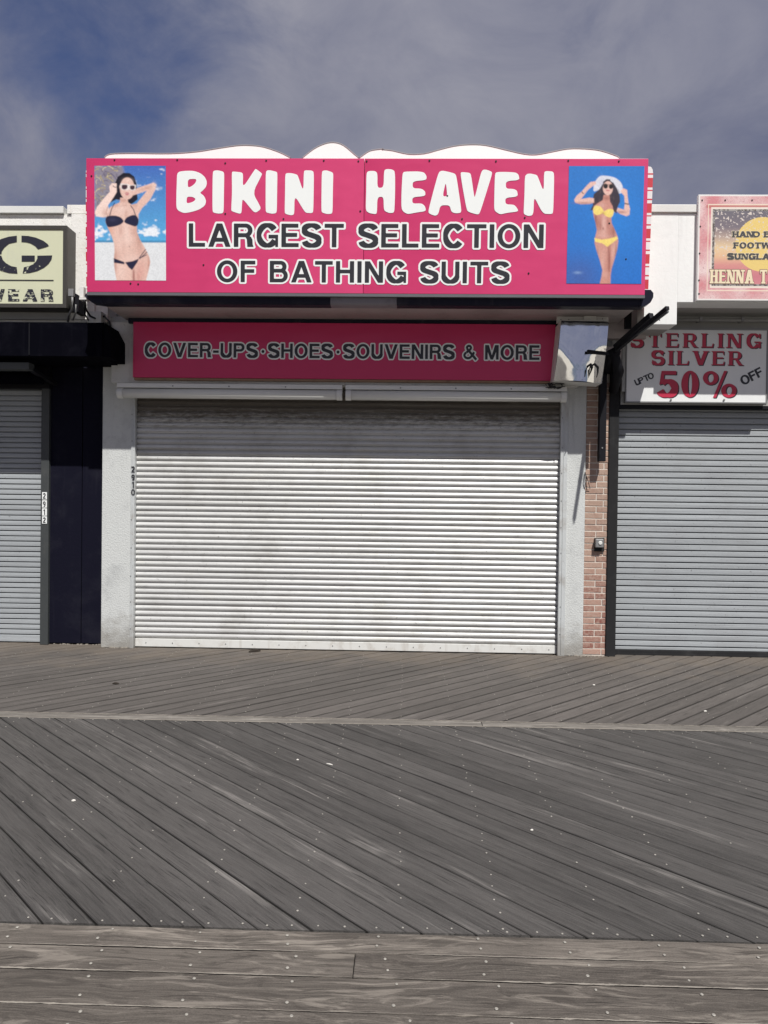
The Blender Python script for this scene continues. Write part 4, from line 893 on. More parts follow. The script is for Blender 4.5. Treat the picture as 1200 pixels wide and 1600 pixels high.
def right_print():
    nx, ny = 150, 234; gx, gy = np.meshgrid(np.linspace(60, 945, nx), np.linspace(105, 1478, ny)); im = blank(nx, ny)
    sk = lambda P: [(x+(y-105)*.0245, y) for x, y in P]
    t = ((gy-105)/1373)[..., None]; im[:] = np.array(lin(50, 122, 200))*(1-t)+np.array(lin(44, 116, 202))*t; blob(im, 200, 1400, 300, 260, (74, 96, 160), gx, gy, .75); blob(im, 650, 700, 300, 400, (50, 138, 222), gx, gy, .5); blob(im, 190, 1350, 45, 16, (150, 180, 220), gx, gy, .6)
    T = (205, 146, 132); TD = (150, 92, 84); TL = (232, 190, 178)
    paint(im, sk(chaikin([(345,405),(350,330),(380,262),(430,215),(520,220),(600,238),(662,284),(692,340),(690,420),(600,430),(420,380)])), (222, 222, 232), gx, gy); blob(im, 440, 300, 40, 60, (196, 194, 214), gx, gy, .6)
    paint(im, sk([(420,370),(468,292),(520,262),(582,300),(626,370),(656,450),(660,520),(640,560),(625,600),(618,655),(585,630),(560,560),(440,520),(405,560),(352,612),(308,622),(340,560),(338,500),(352,430)]), (62, 54, 64), gx, gy)
    r = random.Random(3)
    for k in range(26): x, y = r.uniform(350, 640), r.uniform(350, 600); line(im, sk([(x, y), (x+r.uniform(-20, 20), y+45)]), 6, r.choice([(98, 84, 88), (40, 34, 46), (120, 96, 92)]), gx, gy, .55)
    torso = sk([(466,440),(456,500),(405,532),(352,570),(340,630),(350,690),(370,760),(386,850),(366,940),(360,1000),(380,1080),(420,1200),(452,1320),(440,1400),(418,1490),(548,1490),(550,1380),(562,1300),(592,1200),(626,1080),(640,980),(630,920),(600,850),(562,770),(556,710),(585,640),(572,570),(542,520),(535,440)])
    paint(im, torso, T, gx, gy)
    for cx, cy, rx, ry, col, a in ((400,780,30,90,TD,.5),(560,850,40,110,TD,.35),(470,800,40,110,TL,.4),(440,880,60,40,TL,.35),(400,1100,25,120,TL,.4),(600,1050,30,110,TL,.4),(530,1200,18,190,TD,.7),(470,1120,40,120,TL,.25),(500,480,40,22,TD,.6),(490,1370,40,40,TL,.3),(450,560,30,30,TL,.5)): blob(im, cx+(cy-105)*.0245, cy, rx, ry, col, gx, gy, a, 0, torso)
    for cx, cy, rx, ry, col, a in ((372,720,14,110,(128,78,72),.7),(585,880,18,80,(128,78,72),.5),(470,745,22,90,TL,.5),(430,800,14,70,TD,.5),(515,780,14,80,TD,.45),(470,920,80,18,TL,.4),(395,1180,12,140,(130,80,74),.6),(610,1150,14,130,(130,80,74),.6),(450,1240,26,100,TL,.45),(575,1120,20,110,TL,.4)): blob(im, cx+(cy-105)*.0245, cy, rx, ry, col, gx, gy, a, 0, torso)
    paint(im, sk([(120,500),(150,450),(210,400),(270,330),(312,290),(372,282),(380,310),(330,345),(282,382),(240,440),(200,490),(300,472),(352,480),(355,530),(300,546),(200,550),(132,532)]), TL, gx, gy); blob(im, 250, 535, 110, 14, TD, gx, gy, .6)
    paint(im, sk([(665,390),(700,362),(742,382),(746,440),(757,530),(776,600),(770,670),(736,688),(660,662),(618,625),(632,590),(706,612),(714,540),(708,450),(682,424)]), TL, gx, gy); blob(im, 690, 640, 60, 16, TD, gx, gy, .6)
    line(im, sk([(208,405),(232,430)]), 12, (90, 60, 60), gx, gy, .8); line(im, sk([(712,540),(764,548)]), 16, (60, 48, 56), gx, gy, .8)
    paint(im, sk(ell(516, 362, 58, 82)), TL, gx, gy); paint(im, sk(ell(490, 338, 27, 30)), (34, 28, 32), gx, gy); paint(im, sk(ell(552, 342, 25, 30)), (34, 28, 32), gx, gy); line(im, sk([(465,318),(580,324)]), 6, (80, 64, 56), gx, gy)
    line(im, sk([(496,388),(535,390)]), 12, (196, 92, 104), gx, gy, .9); line(im, sk([(462,300),(500,268),(545,270)]), 22, (62, 54, 64), gx, gy)
    Yl = (244, 218, 122)
    paint(im, sk(chaikin([(342,596),(374,562),(432,574),(474,630),(440,664),(380,678),(345,650)])), Yl, gx, gy); paint(im, sk(chaikin([(466,634),(530,600),(576,608),(590,640),(566,700),(520,702),(468,668)])), Yl, gx, gy); blob(im, 480, 655, 26, 12, (190, 160, 60), gx, gy, .6, .5)
    paint(im, sk([(358,942),(440,962),(530,950),(622,924),(636,950),(570,1000),(510,1046),(450,1004),(364,986)]), Yl, gx, gy); blob(im, 478, 830, 9, 15, TD, gx, gy, .9); line(im, sk([(518,1046),(538,1180),(530,1340)]), 9, TD, gx, gy, .7)
    im[:] = soften(im); g_ = smooth_noise((ny, nx), (75, 118), 21)[..., None]; im[:] = im*(.92+.16*g_); return im
u0, v1 = sg(147.5, 259); u1, v0 = sg(259.5, 438.5)
print_sheet('photo_print', left_print(), sign, u0, u1, v0, v1, -.002, 'printed photo of a woman in a black bikini and white sunglasses')
ua, va = sg(888.5, 259.5); ub, vb = sg(1007, 260); uc, vc = sg(884, 443)
print_sheet('photo_print', right_print(), sign, (ua+uc)/2+.004, ub, vc, va, -.002, 'printed photo of a woman in a yellow bikini and white sun hat')

# white wave-shaped crest behind the top edge
c1 = [(105,88),(125,75),(200,72),(350,73),(450,66),(520,55),(600,43),(650,42),(700,48),(760,68),(800,88)]
c2 = [(848,88),(890,55),(930,36),(965,31),(1000,42),(1040,75),(1056,88)]
c3 = [(1062,88),(1090,68),(1110,60),(1150,55)]; c3b = [(40,57),(80,62),(140,75),(200,73),(250,60),(310,45),(370,39),(430,42),(500,58),(570,74),(620,77),(680,66),(740,55),(800,55),(860,62),(920,82),(930,90)]
def subdiv(P, n=3):
    out = []
    for i in range(len(P)-1):
        p0, p1, p2, p3 = P[max(i-1, 0)], P[i], P[i+1], P[min(i+2, len(P)-1)]
        for k in range(n):
            t = k/n; out.append(tuple(.5*(2*p1[j]+(p2[j]-p0[j])*t+(2*p0[j]-5*p1[j]+4*p2[j]-p3[j])*t*t+(3*p1[j]-p0[j]-3*p2[j]+p3[j])*t**3) for j in (0, 1)))
    return out+[P[-1]]
crests = [[(120+x/2.4, 210+y/2.4) for x, y in c1], [(120+x/2.4, 210+y/2.4) for x, y in c2], [(120+x/2.4, 210+y/2.4) for x, y in c3]+[(580+x/2.4, 210+y/2.4) for x, y in c3b]]
cy0 = 7.27
for P, lb in zip(crests, ('long low white wave hump at the left end', 'tall narrow white wave hump in the middle', 'double white wave hump at the right end')):
    Q = subdiv(P); w3 = [(at(x, y, cy0).x, at(x, y, cy0).z) for x, y in Q]
    zb2 = w3[0][1]-.25; body = [(a, b) for a, b in w3]+[(w3[-1][0], zb2), (w3[0][0], zb2)]
    me = part('wave_crest', MB().prism(body, cy0, cy0+.05), M['wavew'], None, label=lb+' of the pink sign', cat='sign crest', group='white wave cut-outs along the top of the pink sign')
    # grey edging following the curve
    e = MB()
    for i in range(len(w3)-1):
        a, b = w3[i], w3[i+1]; dx, dz = b[0]-a[0], b[1]-a[1]; q = math.hypot(dx, dz)+1e-9; nx_, nz_ = -dz/q*.008, dx/q*.008
        e.add([(a[0], cy0-.004, a[1]), (b[0], cy0-.004, b[1]), (b[0]+nx_, cy0-.004, b[1]+nz_), (a[0]+nx_, cy0-.004, a[1]+nz_), (a[0], cy0+.054, a[1]), (b[0], cy0+.054, b[1]), (b[0]+nx_, cy0+.054, b[1]+nz_), (a[0]+nx_, cy0+.054, a[1]+nz_)], [(0,1,2,3), (7,6,5,4), (3,2,6,7)])
    part('edging', e, M['waveedge'], me)
# old striped awning still standing behind the sign
zA = Z(1013, 295, 7.35); perA = Z(1013, 295, 7.35)-Z(1013, 334.6, 7.35)
oy0, oy1 = 7.32, 8.0
ox0, ox1 = X(136.2, 350, 7.35), X(1018.5, 300, 7.35)
prs = []
za_t, za_b = Z(1013, 262, 7.35), zc+.14
prs = [(ox1-.05, za_t), (ox1-.02, za_t-.006), (ox1-.006, za_t-.03), (ox1, za_t-.07), (ox1-.028, za_b), (ox1-.05, za_b)]
oa = thing('striped_awning', 'old red and white striped awning standing behind the pink sign', 'awning', ((ox0+ox1)/2, oy0, za_b))
part('cloth', MB().prism([(ox0+.01, za_b), (ox0, za_b+.4), (ox0-.004, za_t-.05), (ox0+.04, za_t)]+prs, oy0, oy1), m_stripes(zA, perA), oa)
part('valance', MB().box(ox1-.1, 7.30, za_b-.095, ox1-.015, 7.6, za_b-.002, .01), m_stripes(zA+.07, perA), oa)

# ================================================================== LOWER PINK SIGN
ly = 7.90
def lw(px, py): p = at(px, py, ly); return p.x-lo.x, p.z-lo.z
lo = at(209, 597, ly); lz = (Z(209, 592.5, ly)+Z(866, 601, ly))/2-.02
lower = thing('sign', 'long dark pink fascia sign reading COVER-UPS SHOES SOUVENIRS & MORE above the shutter', 'sign', (lo.x, ly, lz)); lo = Vector(lower.location)
LWX = lw(866.5, 550)[0]; LH = lw(540, 506)[1]
part('panel', MB().box(0, -.03, .045, LWX, .028, LH, .003), M['pink2'], lower, local=True)
part('bottom_edge', MB().box(0.01, -.018, .02, LWX-.01, .026, .043), M['rust'], lower, local=True)
two_tone(lower, 'COVER-UPS.SHOES.SOUVENIRS & MORE', (227.5, 557.5), (842, 564.5), 22.5, lambda a, b: (lw(a, b)[0], lw(a, b)[1]), wide=.93, iso=.10, y0=-.0325)

# fluorescent battens
def batten(x0, x1, lb):
    z1 = Z(540, 601.5, 7.86); z0 = Z(540, 609, 7.86)
    o = thing('strip_light', lb, 'light', ((x0+x1)/2, 7.86, z0), 'strip lights under the lower pink sign')
    h_ = part('housing', MB().box(x0, 7.83, z0, x1, 7.925, z1-.004, .004), M['whitepaint'], o)
    part('diffuser', MB().tube([(x0+.03, 7.87, z0-.055), (x1-.03, 7.87, z0-.055)], .052, 16), M['tubew'], o, True)
    for xx in (x0+.03, x1-.03): part('end_cap', MB().tube([(xx-.028, 7.87, z0-.055), (xx+.028, 7.87, z0-.055)], .0565, 16).box(xx-.02, 7.85, z0-.05, xx+.02, 7.89, z0-.002), M['whitepaint'], o)
    for k in range(3): part('screw', MB().disc((x0+(x1-x0)*(.25+.25*k), 7.829, z0+.02), .008), M['grey'], o)
batten(X(184, 610, 7.86), X(535, 610, 7.86), 'unlit white strip light fixed under the left half of the lower sign'); batten(X(540, 610, 7.86), X(885, 610, 7.86), 'unlit white strip light fixed under the right half of the lower sign')

# ================================================================== POLISHED STEEL BOX
by_ = 7.60
q = [at(877, 501, by_), at(951, 503.5, by_), at(943.5, 597, by_), at(868, 592.5, by_)]
yb_ = 7.915
sbx = thing('metal_box', 'dented polished steel housing hanging at the right end of the lower pink sign', 'box', (q[3].x+.25, by_, q[3].z))
fr = [(p.x, by_, p.z) for p in q]; fr = [Vector(v) for v in fr]; nU, nV = 26, 34
mb = MB(); vs = []
for j in range(nV+1):
    for i in range(nU+1):
        a, b = i/nU, j/nV; top = fr[0].lerp(fr[1], a); bot = fr[3].lerp(fr[2], a); p = top.lerp(bot, b); bb = .38+.30*math.exp(-((a-.38)/.30)**2)-.10*max(0, a-.7); p.y += .165*(q[0].z-q[3].z)*(math.log(1+math.exp((b-bb)*22))/22)*(1+.5*math.sin(a*7+1)*b)
        vs.append(p)
mb.add(vs, [(j*(nU+1)+i, (j+1)*(nU+1)+i, (j+1)*(nU+1)+i+1, j*(nU+1)+i+1) for j in range(nV) for i in range(nU)])
part('front_plate', mb, M['silver'], sbx, True)
bk = [Vector((p.x, yb_, p.z)) for p in q]; f2 = [v+Vector((0, .004 if i < 2 else .075, 0)) for i, v in enumerate(fr)]
part('reflection_hook', MB().tube([at(920+dx, 590+dy, 7.585) for dx, dy in ((0, -2), (0, -11), (3, -18), (9, -21), (14, -16), (14, -8), (12, 0))], [.006, .01, .012, .014, .013, .008, .004], 6), M['rubber'], sbx, True)  # added black wire in the shape of a dark reflection on the plate
part('case', MB().add([*f2, *bk], [(0,4,7,3), (1,2,6,5), (0,1,5,4), (3,7,6,2), (4,5,6,7)]), M['whitepaint'], sbx)
part('mounting_bracket', MB().box(q[0].x-.02, by_+.12, q[0].z+.004, q[1].x+.03, by_+.15, q[0].z+.085, .002).box(q[0].x+.02, by_+.02, q[0].z+.003, q[1].x, by_+.118, q[0].z+.012), M['header'], sbx)
part('switch_plate', MB().box(q[0].x+.25, by_+.095, q[0].z+.012, q[0].x+.37, by_+.118, q[0].z+.08, .004), M['whitepaint'], sbx)
for a_, b_ in ((.02, .04), (.1, .04), (.44, .05), (.46, .02)): part('screw', MB().disc((q[0].x+a_, by_+.119, q[0].z+b_), .007), M['grey'], sbx)
mbw = MB(); r = random.Random(4)
for k in range(7):
    x_ = q[3].x+.0+r.uniform(-.02, .1); z_ = q[3].z-.03; P = [(x_, 7.82, z_+.03)]
    for s in range(6): P.append((x_+r.uniform(-.05, .05), 7.80+r.uniform(-.02, .03), z_+r.uniform(-.035, .02)))
    mbw.tube(P, .004, 5)
part('wire_tangle', mbw, M['rubber'], None, label='tangle of loose black wires under the polished steel housing', cat='wires')

# ================================================================== AWNING ARM, BARS BESIDE THE BRICK PIER
arm = thing('awning_frame', 'folded black awning arm jutting out from beside the brick pier', 'awning arm', tuple(at(955, 560, 8.0)))
pA = at(938, 577, 7.98); tip = at(1043, 481, 6.82)
part('long_bar', MB().bar(at(960, 550, 7.75), tip, .035, .032), M['black'], arm)
part('long_bar', MB().bar(at(962, 543, 7.70), at(1018, 493, 7.2), .05, .055), M['black'], arm, label='shorter thicker bar above')
part('channel', MB().bar(at(972, 541, 7.64), tip+Vector((.0, -.01, -.035)), .018, .018), M['post2'], arm)
part('elbow', MB().tube([at(948, 578, 8.0), at(952, 560, 7.9), at(963, 549, 7.74)], [.075, .09, .05], 10), M['black'], arm, True)
part('elbow', MB().tube([at(960, 552, 7.76), at(966, 580, 7.9), at(958, 612, 8.02)], [.045, .06, .05], 10), M['black'], arm, True, label='curved lower bracket')
part('reflection_claw', MB().bar(at(950, 553, 7.62), at(918, 549, 7.55), .03, .03), M['black'], arm)  # added bar, stands for the black claw reflected in the steel housing
part('hook', MB().tube([at(1020+dx, 497+dy, 7.15) for dx, dy in ((0, 0), (5, 4), (9, 1), (11, 4))], .005, 6), M['black'], arm, True)
hb = part('hanging_bar', MB().box(X(936, 650, 8.0), 7.97, Z(941, 721, 8.0), X(946.5, 650, 8.0), 8.05, Z(941, 560, 8.0), .003), M['black'], None, label='black steel bar hanging in front of the brick pier', cat='bar')
part('bolt', MB().disc((X(941, 702, 7.97), 7.968, Z(941, 700, 7.97)), .009), M['grey'], hb)
sl = part('slot_plate', MB().box(X(976, 500, 7.8), 7.78, Z(980, 514, 7.8), X(986, 500, 7.8), 7.82, Z(980, 486, 7.8), .002), M['black'], None, label='black plate added for a dark slot under the canopy above the folded arm', cat='plate')  # dark slot drawn as an added black plate

part('loose_wire', MB().tube([at(914, 738, 8.09), at(916, 746, 8.05), at(915.5, 756, 8.07), at(917, 766, 8.10)], .005, 5).tube([at(914.5, 740, 8.09), at(919, 752, 8.05), at(922, 764, 8.10)], .0035, 5), M['rubber'], None, label='two short loose wires sticking out beside the brick pier', cat='wires')
# key switch box on bricks
kb = thing('switch_box', 'small grey key switch box on the brick pier', 'switch box', tuple(at(937, 862, by-.02)))
part('back_plate', MB().box(X(928.5, 850, 8.115), 8.098, Z(937, 861.5, 8.115), X(943.8, 850, 8.115), 8.1195, Z(937, 840.5, 8.115), .003), M['post'], kb)
part('cover', MB().box(X(930, 850, 8.07), 8.05, Z(937, 855.5, 8.07), X(942.8, 850, 8.07), 8.097, Z(937, 842, 8.07), .008), M['grey'], kb)
part('key_dial', MB().disc((X(938, 848, 8.05), 8.049, Z(938, 848.5, 8.05)), .022, 'y', .008, 16), M['whitepaint'], kb)

# ================================================================== LEFT NEIGHBOUR'S SIGN
gy_ = 7.78
gb = at(104, 481, gy_); go = Vector((gb.x, gy_, gb.z))
gs = thing('sign', 'cream light box sign with a big black stencil letter G in a bronze frame', 'sign', go)
def gw(px, py): p = at(px, py, gy_); return p.x-go.x, p.z-go.z
gW, gH = gw(-330, 420)[0], gw(50, 352.5)[1]
fw_ = -gw(98.5, 420)[0]
part('case', MB().box(gW, .012, .0, 0, .225, gH, .004), M['frame'], gs, local=True)
fm = MB().box(gW, -.006, 0, 0, .011, fw_).box(gW, -.006, gH-fw_, 0, .011, gH).box(-fw_, -.0055, fw_+.001, -.0005, .011, gH-fw_-.001)
part('frame', fm, M['frame'], gs, local=True)
part('face', MB().box(gW, .003, fw_, -fw_, .0115, gH-fw_), M['cream'], gs, local=True)
def M_distress():
    t = NT('worn_black_print'); p = t.world(); n = t.noise(t.map((1.0, 1, 1.6), src=p), 26., 5, .7); z = t.xyz(p)[2]
    k = t.ramp(z, Z(50, 440, gy_), Z(50, 385, gy_), .56, .74); s = t.math('GREATER_THAN', n, k); c = t.mix(s, (.016, .016, .028), (.60, .61, .45)); return t.out(c, .5)
M['worn'] = M_distress()
# stencil G: ellipse ring with gaps
ex, ez = gw(30.5, 397.6); ea, eb = gw(82.5, 397)[0]-ex, gw(30, 368)[1]-ez
def toP(pts): return [gw(x/8.571, 340+y/8.571) for x, y in pts]
G1 = toP([(288,242),(380,246),(480,268),(580,310),(640,355),(655,380),(600,400),(510,425),(470,380),(410,345),(350,330),(288,326)])
G2 = toP([(500,510),(600,508),(700,506),(690,560),(650,620),(590,670),(500,715),(400,740),(305,746),(320,665),(390,650),(440,625),(480,590),(500,550)])
G3 = toP([(290,508),(466,508),(466,588),(290,588)])
G4 = toP([(226,242),(120,255),(20,285),(-80,340),(-150,410),(-175,490),(20,490),(25,450),(60,400),(120,350),(226,326)])
G5 = toP([(-175,510),(-150,590),(-80,660),(20,715),(120,742),(235,750),(225,665),(150,650),(80,610),(40,570),(18,510)])
for P in (G1, G2, G3, G4, G5):
    o = MB(); vs, fs = fill([[Vector(p) for p in P]], -.001, lambda a, b, y: (a, y, b)); part('letter', o.add(vs, fs), M['worn'], gs, local=True)
a0, a1 = gw(-230, 438), gw(83.7, 438)
part('rule_line', MB().box(a0[0], -.002, a1[1]-.0045, a1[0], .001, a1[1]+.0045), M['vinylk'], gs, local=True)
b0 = gw(-23, 470.2); cap_ = gw(50, 451.5)[1]-gw(50, 470.2)[1]
text_parts('letter', 'WEAR', b0[0], gw(84, 470)[0], b0[1], cap_, -.002, .0, M['worn'], gs, 1.28, t=.26, h=.18)
jb = thing('flood_light', 'small dark lamp and junction box on the edge of the cream sign', 'lamp', tuple(at(112, 470, 7.7)))
part('junction_box', MB().box(X(107, 458, 7.74), 7.73, Z(110, 463, 7.74), X(115, 458, 7.74), 7.775, Z(110, 451.5, 7.74), .003), M['grey'], jb)
part('lamp_body', MB().prism([(X(113, 455, 7.80), Z(113, 455, 7.80)), (X(122, 461, 7.8), Z(122, 461, 7.8)), (X(123.5, 470, 7.8), Z(123.5, 470, 7.8)), (X(122, 487, 7.8), Z(122, 487, 7.8)), (X(114, 487, 7.8), Z(114, 487, 7.8))], 7.80, 7.99), M['black'], jb)
part('conduit', MB().tube([at(113, 464, 7.72), at(113.5, 472, 7.72), at(112, 484, 7.73), at(107, 493, 7.8), at(106, 502, 7.9)], .011, 8), M['grey'], jb, True)
part('conduit', MB().tube([at(119, 476, 7.78), at(118, 490, 7.78), at(114, 500, 7.85)], .009, 8), M['grey'], jb, True)
cb = thing('cable', 'black cable looping down from the left end of the pink sign', 'cable', tuple(at(133, 470, 7.6)))
part('bracket', MB().box(X(126, 450, 7.5), 7.47, Z(130, 466, 7.5), X(132.5, 450, 7.5), 7.53, Z(130, 449, 7.5), .004).box(X(127, 470, 7.5), 7.45, Z(130, 470, 7.5), X(138, 470, 7.5), 7.53, Z(130, 467, 7.5)), M['whitepaint'], cb)
part('wire', MB().tube([Vector(p) for p in [at(132, 470, 7.45), at(134, 483, 7.6), at(141, 494, 7.8), at(152, 499, 7.95), at(163, 494, 7.95), at(171, 503, 7.9), at(175, 525, 7.9), at(174, 548, 7.9), at(172, 564, 7.92)]], .011, 8), M['rubber'], cb, True)
part('wire', MB().tube([Vector(p) for p in [at(131, 471, 7.46), at(132, 490, 7.7), at(138, 500, 7.9)]], .008, 8), M['rubber'], cb, True)

# ================================================================== RIGHT NEIGHBOUR'S SIGNS
ty = 8.045
to = at(978.5, 627, ty); to = Vector((to.x, ty, to.z))
st_ = thing('sign', 'white sign reading STERLING SILVER UP TO 50% OFF in shadow above the right shutter', 'sign', to)
def tw(px, py): p = at(px, py, ty); return p.x-to.x, p.z-to.z
tW, tH = tw(1197.5, 570)[0], tw(1090, 515.5)[1]
part('board', MB().box(0, 0, 0, tW, .05, tH, .002), M['signwhite'], st_, local=True)
part('frame', MB().box(-.012, -.008, -.012, tW+.012, .045, -.001).box(-.012, -.006, 0.0, -.001, .045, tH).box(tW+.001, -.006, 0.0, tW+.012, .045, tH).box(-.012, -.006, tH+.001, tW+.012, .045, tH+.02), M['grey'], st_, local=True)
for x_, y_ in ((1048, 625), (1131, 625)): a, b = tw(x_, y_); part('screw', MB().disc((a, -.009, b), .012), M['grey'], st_, local=True)
serk = dict(t=.235, h=.085, ser=(.10, .05))
def red(txt, xa, xb, yb_, yt_, wide=1., **k):
    a, b = tw(xa, yb_), tw(xb, yb_); cap = tw(xa, yt_)[1]-a[1]; z0 = (a[1]+b[1])/2
    text_parts('letter_shade', txt, a[0]+.010, b[0]+.010, z0-.007, cap, -.0018, .004, M['vinylk'], st_, wide, **k)
    text_parts('letter', txt, a[0], b[0], z0, cap, -.0036, 0., M['redvinyl'], st_, wide, **k)
red('STERLING', 985, 1188, 543, 521, 1.05, **serk); red('SILVER', 1018, 1159, 570.5, 548.5, 1.05, **serk)
red('50%', 1028, 1151, 620.5, 580, .98, t=.26, h=.12)
def slant(txt, xa, ya, xb, yb2, cap_px, t=.24):
    a, b = tw(xa, ya), tw(xb, yb2); L = math.hypot(b[0]-a[0], b[1]-a[1]); an = math.atan2(b[1]-a[1], b[0]-a[0]); c, s = math.cos(an), math.sin(an)
    text_parts('letter', txt, 0, L, 0, cap_px/1175*ty, -.0018, 0., M['vinylk'], st_, xf=lambda x, z, y: (a[0]+x*c-z*s, y, a[1]+x*s+z*c), t=t, h=.19)
slant('UP TO', 994, 603, 1023, 590, 9.5); slant('OFF', 1161, 603, 1194, 586, 14.5)
# sunset sign
hy_ = 7.485
ho = at(1088.5, 469.5, hy_); ho = Vector((ho.x, hy_, ho.z))
hs = thing('sign', 'faded pink sunset sign reading HENNA TATTOO on the right parapet', 'sign', ho)
def hw(px, py): p = at(px, py, hy_); return p.x-ho.x, p.z-ho.z
hW, hH = hw(1290, 400)[0], hw(1120, 304)[1]
part('panel', MB().box(0, 0, 0, hW, .04, hH, .002), M['vinylw'], hs, local=True)
part('case', MB().box(.01, .042, .02, hW-.01, .059, hH-.03), M['black'], hs, local=True)
def henna():
    nx, ny = 330, 270; gx, gy = np.meshgrid(np.linspace(0, 1, nx)*hW, np.linspace(1, 0, ny)*hH); k = 7.3/1175  # metres per photo pixel
    im = blank(nx, ny); X_, Y_ = gx/k, (hH-gy)/k; Wd, Hd = hW/k, hH/k
    n1 = smooth_noise((ny, nx), (90, 76), 8); n2 = smooth_noise((ny, nx), (110, 90), 9); n3 = smooth_noise((ny, nx), (9, 7), 10)
    pk = np.array(lin(214, 128, 140)); pal = np.array(lin(238, 214, 214)); mx_ = np.clip(n3*1.1-.1+(n2-.5)*.3, 0, 1)[..., None]; im[:] = pk*(1-mx_)+pal*mx_
    edge = np.minimum(np.minimum(X_, Wd-X_), np.minimum(Y_, Hd-Y_)); 
    def putm(m_, col, a=1.): mm = (m_*a)[..., None] if not np.isscalar(m_) else m_; im[:] = im*(1-mm)+np.array(lin(*col))*mm
    putm((edge < 2.0)*1., (240, 238, 236)); putm((np.abs(Y_-18.5) < 2.2)*(X_ > 12)*(X_ < Wd-12)*1., (190, 92, 88), .8)
    putm((np.abs(edge-15.5) < .8)*1., (244, 226, 206)); putm((np.abs(edge-21) < 1.4)*1., (244, 232, 220))
    inn = edge > 22.4; sp = (n2 > .52); putm((inn & (edge < 26)) & sp, (52, 54, 60)); putm((inn & (edge < 26)) & ~sp, (150, 150, 150)); inn = edge >= 26
    y = np.clip((Y_-26)/(Hd-52), 0, 1); stops = [(0, (84, 88, 108)), (.22, (104, 98, 116)), (.36, (182, 160, 150)), (.5, (236, 206, 160)), (.62, (234, 190, 150)), (.74, (218, 140, 138)), (.9, (206, 112, 130)), (1, (214, 128, 140))]
    c = np.zeros(im.shape)
    for ch_ in range(3): c[..., ch_] = np.interp(y, [s[0] for s in stops], [lin(*s[1])[ch_] for s in stops])
    cxp = 101.5; r_ = np.hypot(X_-cxp, (Y_-78)*1.0); sun = (r_ < 43)*1.; sc_ = np.array(lin(240, 210, 120)); c = c*(1-sun[..., None])+sc_*sun[..., None]
    scr_ = ((n1 > .66) & (n2 > .52) & (np.abs(Y_-62) < 45))[..., None]*(y < .62)[..., None]; c = np.where(scr_, np.array(lin(226, 216, 208)), c)
    ang = np.arctan2(Y_-78, X_-cxp); rays = (np.abs(((ang*9/math.pi) % 1)-.5) < .012*30/np.maximum(r_, 10))&(r_ > 44); c = np.where(rays[..., None], c*.75+np.array(lin(250, 230, 200))*.25, c)
    im[:] = np.where(inn[..., None], c, im)
    im[:] = im*.80+np.array([.50, .40, .31])*.20
    cr = ((np.abs(n1-.5) < .02) & (edge < 13) & (edge > 3)); im[:] = np.where(cr[..., None], np.array(lin(186, 140, 146)), im)
    return im
print_sheet('sunset_print', henna(), hs, .003, hW-.003, .003, hH-.003, -.002)
sl_ = dict(t=.27, h=.19, ser=(.07, .19))
def slab(txt, x0_, xv, nvis, yb2, yt_, mats, wide=1., iso=.06, full=None, **k):
    a = hw(x0_, yb2); cap = hw(x0_, yt_)[1]-a[1]; xe = hw(full, yb2)[0]
    text_parts('letter_outline', txt, a[0], xe, a[1], cap, -.0036, iso, M[mats[0]], hs, wide, **k)
    text_parts('letter', txt, a[0], xe, a[1], cap, -.0054, 0., M[mats[1]], hs, wide, **k)
M['henna_cream'] = m_plain('cream_ink', (.80, .68, .47), .5); M['henna_line'] = m_plain('brown_ink', (.24, .13, .10), .5); M['henna_dark'] = m_plain('charcoal_ink', (.055, .052, .055), .5); M['henna_glow'] = m_plain('pale_yellow_ink', (.85, .74, .5), .5)
slab('HAND BAGS', 1144.2, 0, 0, 370.5, 361.5, ('henna_glow', 'henna_dark'), 1.22, .06, 1237, **sl_); slab('FOOTWEAR', 1146, 0, 0, 388, 378.8, ('henna_glow', 'henna_dark'), 1.22, .06, 1236, **sl_)
slab('SUNGLASSES', 1136.5, 0, 0, 405.3, 396, ('henna_glow', 'henna_dark'), 1.22, .06, 1245, **sl_)
slab('HENNA TATTOO', 1109.5, 0, 0, 443, 421.5, ('henna_line', 'henna_cream'), .60, .05, 1272, t=.30, h=.13, ser=(.09, .13))
for x_, y_ in ((1097, 313), (1133, 313), (1175, 313), (1094, 354), (1093, 396), (1092, 438), (1092, 459)): a, b = hw(x_, y_); part('screw', MB().disc((a, -.004, b), .008), M['rubber'], hs, local=True)

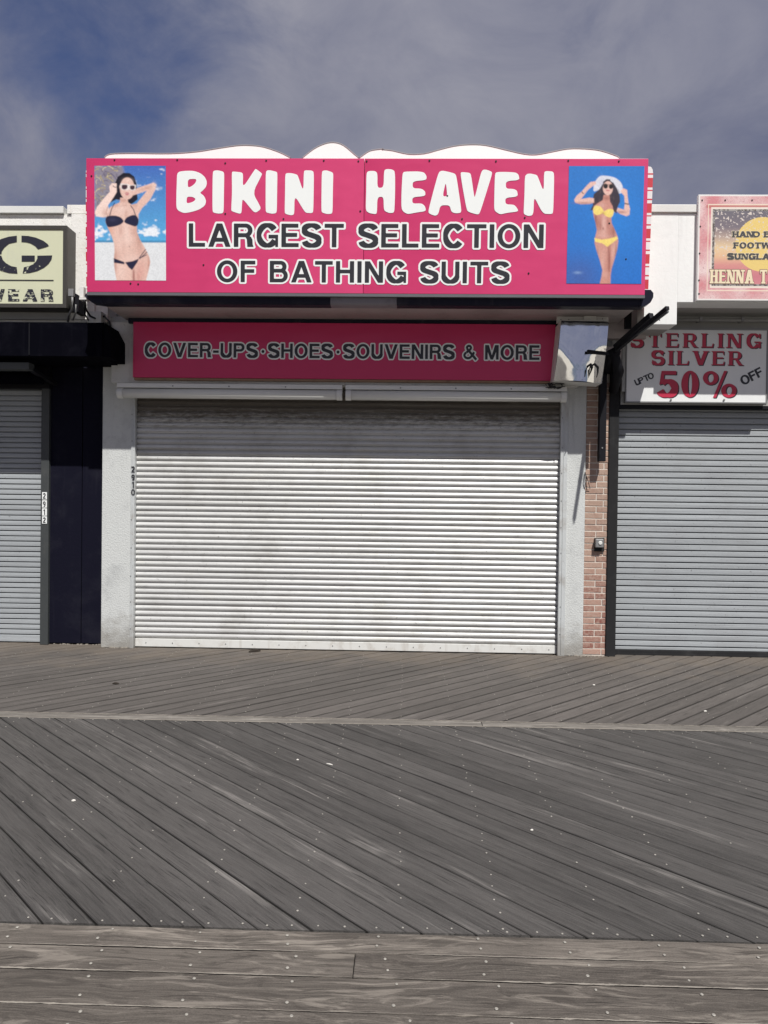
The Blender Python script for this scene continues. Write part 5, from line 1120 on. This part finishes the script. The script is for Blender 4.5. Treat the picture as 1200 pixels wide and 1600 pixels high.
# ================================================================== HOUSE NUMBERS
hn = thing('house_number', 'black digits 2910 running down the guide rail left of the pale shutter', 'house number', tuple(at(208, 772, 8.08)))
for d, yb2 in zip('2910', (738, 750.5, 762, 773.5)):
    p = at(207.9, yb2, 8.08); w_ = glyph(d, t=.2, h=.16)[1]*.064*.9
    text_parts('digit', d, p.x-w_/2, p.x+w_/2, p.z, .064, 8.0775, .004, M['vinylk'], hn, .92, local=False, one=True, t=.22, h=.16)
hn2 = thing('house_number', 'white plates with black digits 2912 running down the post of the left shop', 'house number', tuple(at(69, 818, LY-.1)))
for d, yb2 in zip('2912', (780, 792.7, 805.3, 817.8)):
    a = at(69.4, yb2, LY-.105); pl = part('plate', MB().box(a.x-.027, LY-.106, a.z-.004, a.x+.027, LY-.1005, a.z+.077, .002), M['vinylw'], hn2)
    w_ = glyph(d, t=.2, h=.16)[1]*.06*.8; text_parts('digit', d, a.x-w_/2, a.x+w_/2, a.z+.007, .060, LY-.1085, .0, M['vinylk'], pl, .8, local=False, one=True, t=.22, h=.16)

# ================================================================== BITS ON THE DECK
def bit(px, py, L, w, mat, name, lb, cat, ang=0.):
    p = ground(px, py); mb = MB(); n = 7; vs = []
    for i in range(n):
        a = i/(n-1); ww = w*math.sin(math.pi*(.12+a*.8)); x_ = (a-.5)*L; z_ = .004+.35*w*math.sin(a*math.pi)
        for s in (-1, 0, 1): vs.append((x_*math.cos(ang)-s*ww/2*math.sin(ang), x_*math.sin(ang)+s*ww/2*math.cos(ang), z_+(.0 if s else w*.22)))
    k = len(vs); vs2 = vs+[(x, y, .002) for x, y, z in vs]
    fs = []
    for i in range(n-1):
        for j in (0, 1): a = i*3+j; fs += [(a, a+3, a+4, a+1), (a+k+1, a+k+4, a+k+3, a+k)]
        fs += [(i*3, i*3+k, i*3+3+k, i*3+3), (i*3+2, i*3+5, i*3+5+k, i*3+2+k)]
    mb.add([(p.x+a, p.y+b, c) for a, b, c in vs2], fs); part(name, mb, M[mat], None, label=lb, cat=cat)
bit(398, 1018.5, .13, .05, 'leaf', 'dead_leaf', 'dark dry leaf on the deck just below the pale shutter', 'leaf', .5)
bit(181, 1069, .06, .025, 'leaf', 'dead_leaf', 'tiny dark leaf scrap on the deck in front of the left pillar', 'leaf', 0)
bit(115, 1252, .020, .012, 'white_fleck', 'shell_fragment', 'white shell fragment on the diagonal planks at the far left', 'shell', .3)
bit(515, 1195, .045, .008, 'white_fleck', 'feather', 'small pale feather lying on the planks below the middle of the shutter', 'feather', -.5)
bit(1102, 1112, .024, .013, 'white_fleck', 'shell_fragment', 'white shell fragment on the far planks below the right shutter', 'shell', .1)
bit(465, 1188, .014, .009, 'white_fleck', 'shell_fragment', 'tiny white shell chip just left of the pale feather', 'shell', .1)
bit(928, 1071, .022, .012, 'white_fleck', 'shell_fragment', 'white shell chip on the far planks below the brick pier', 'shell', .1)
bit(831, 1298, .014, .009, 'white_fleck', 'shell_fragment', 'small white shell chip on the near right diagonal planks', 'shell', .1)
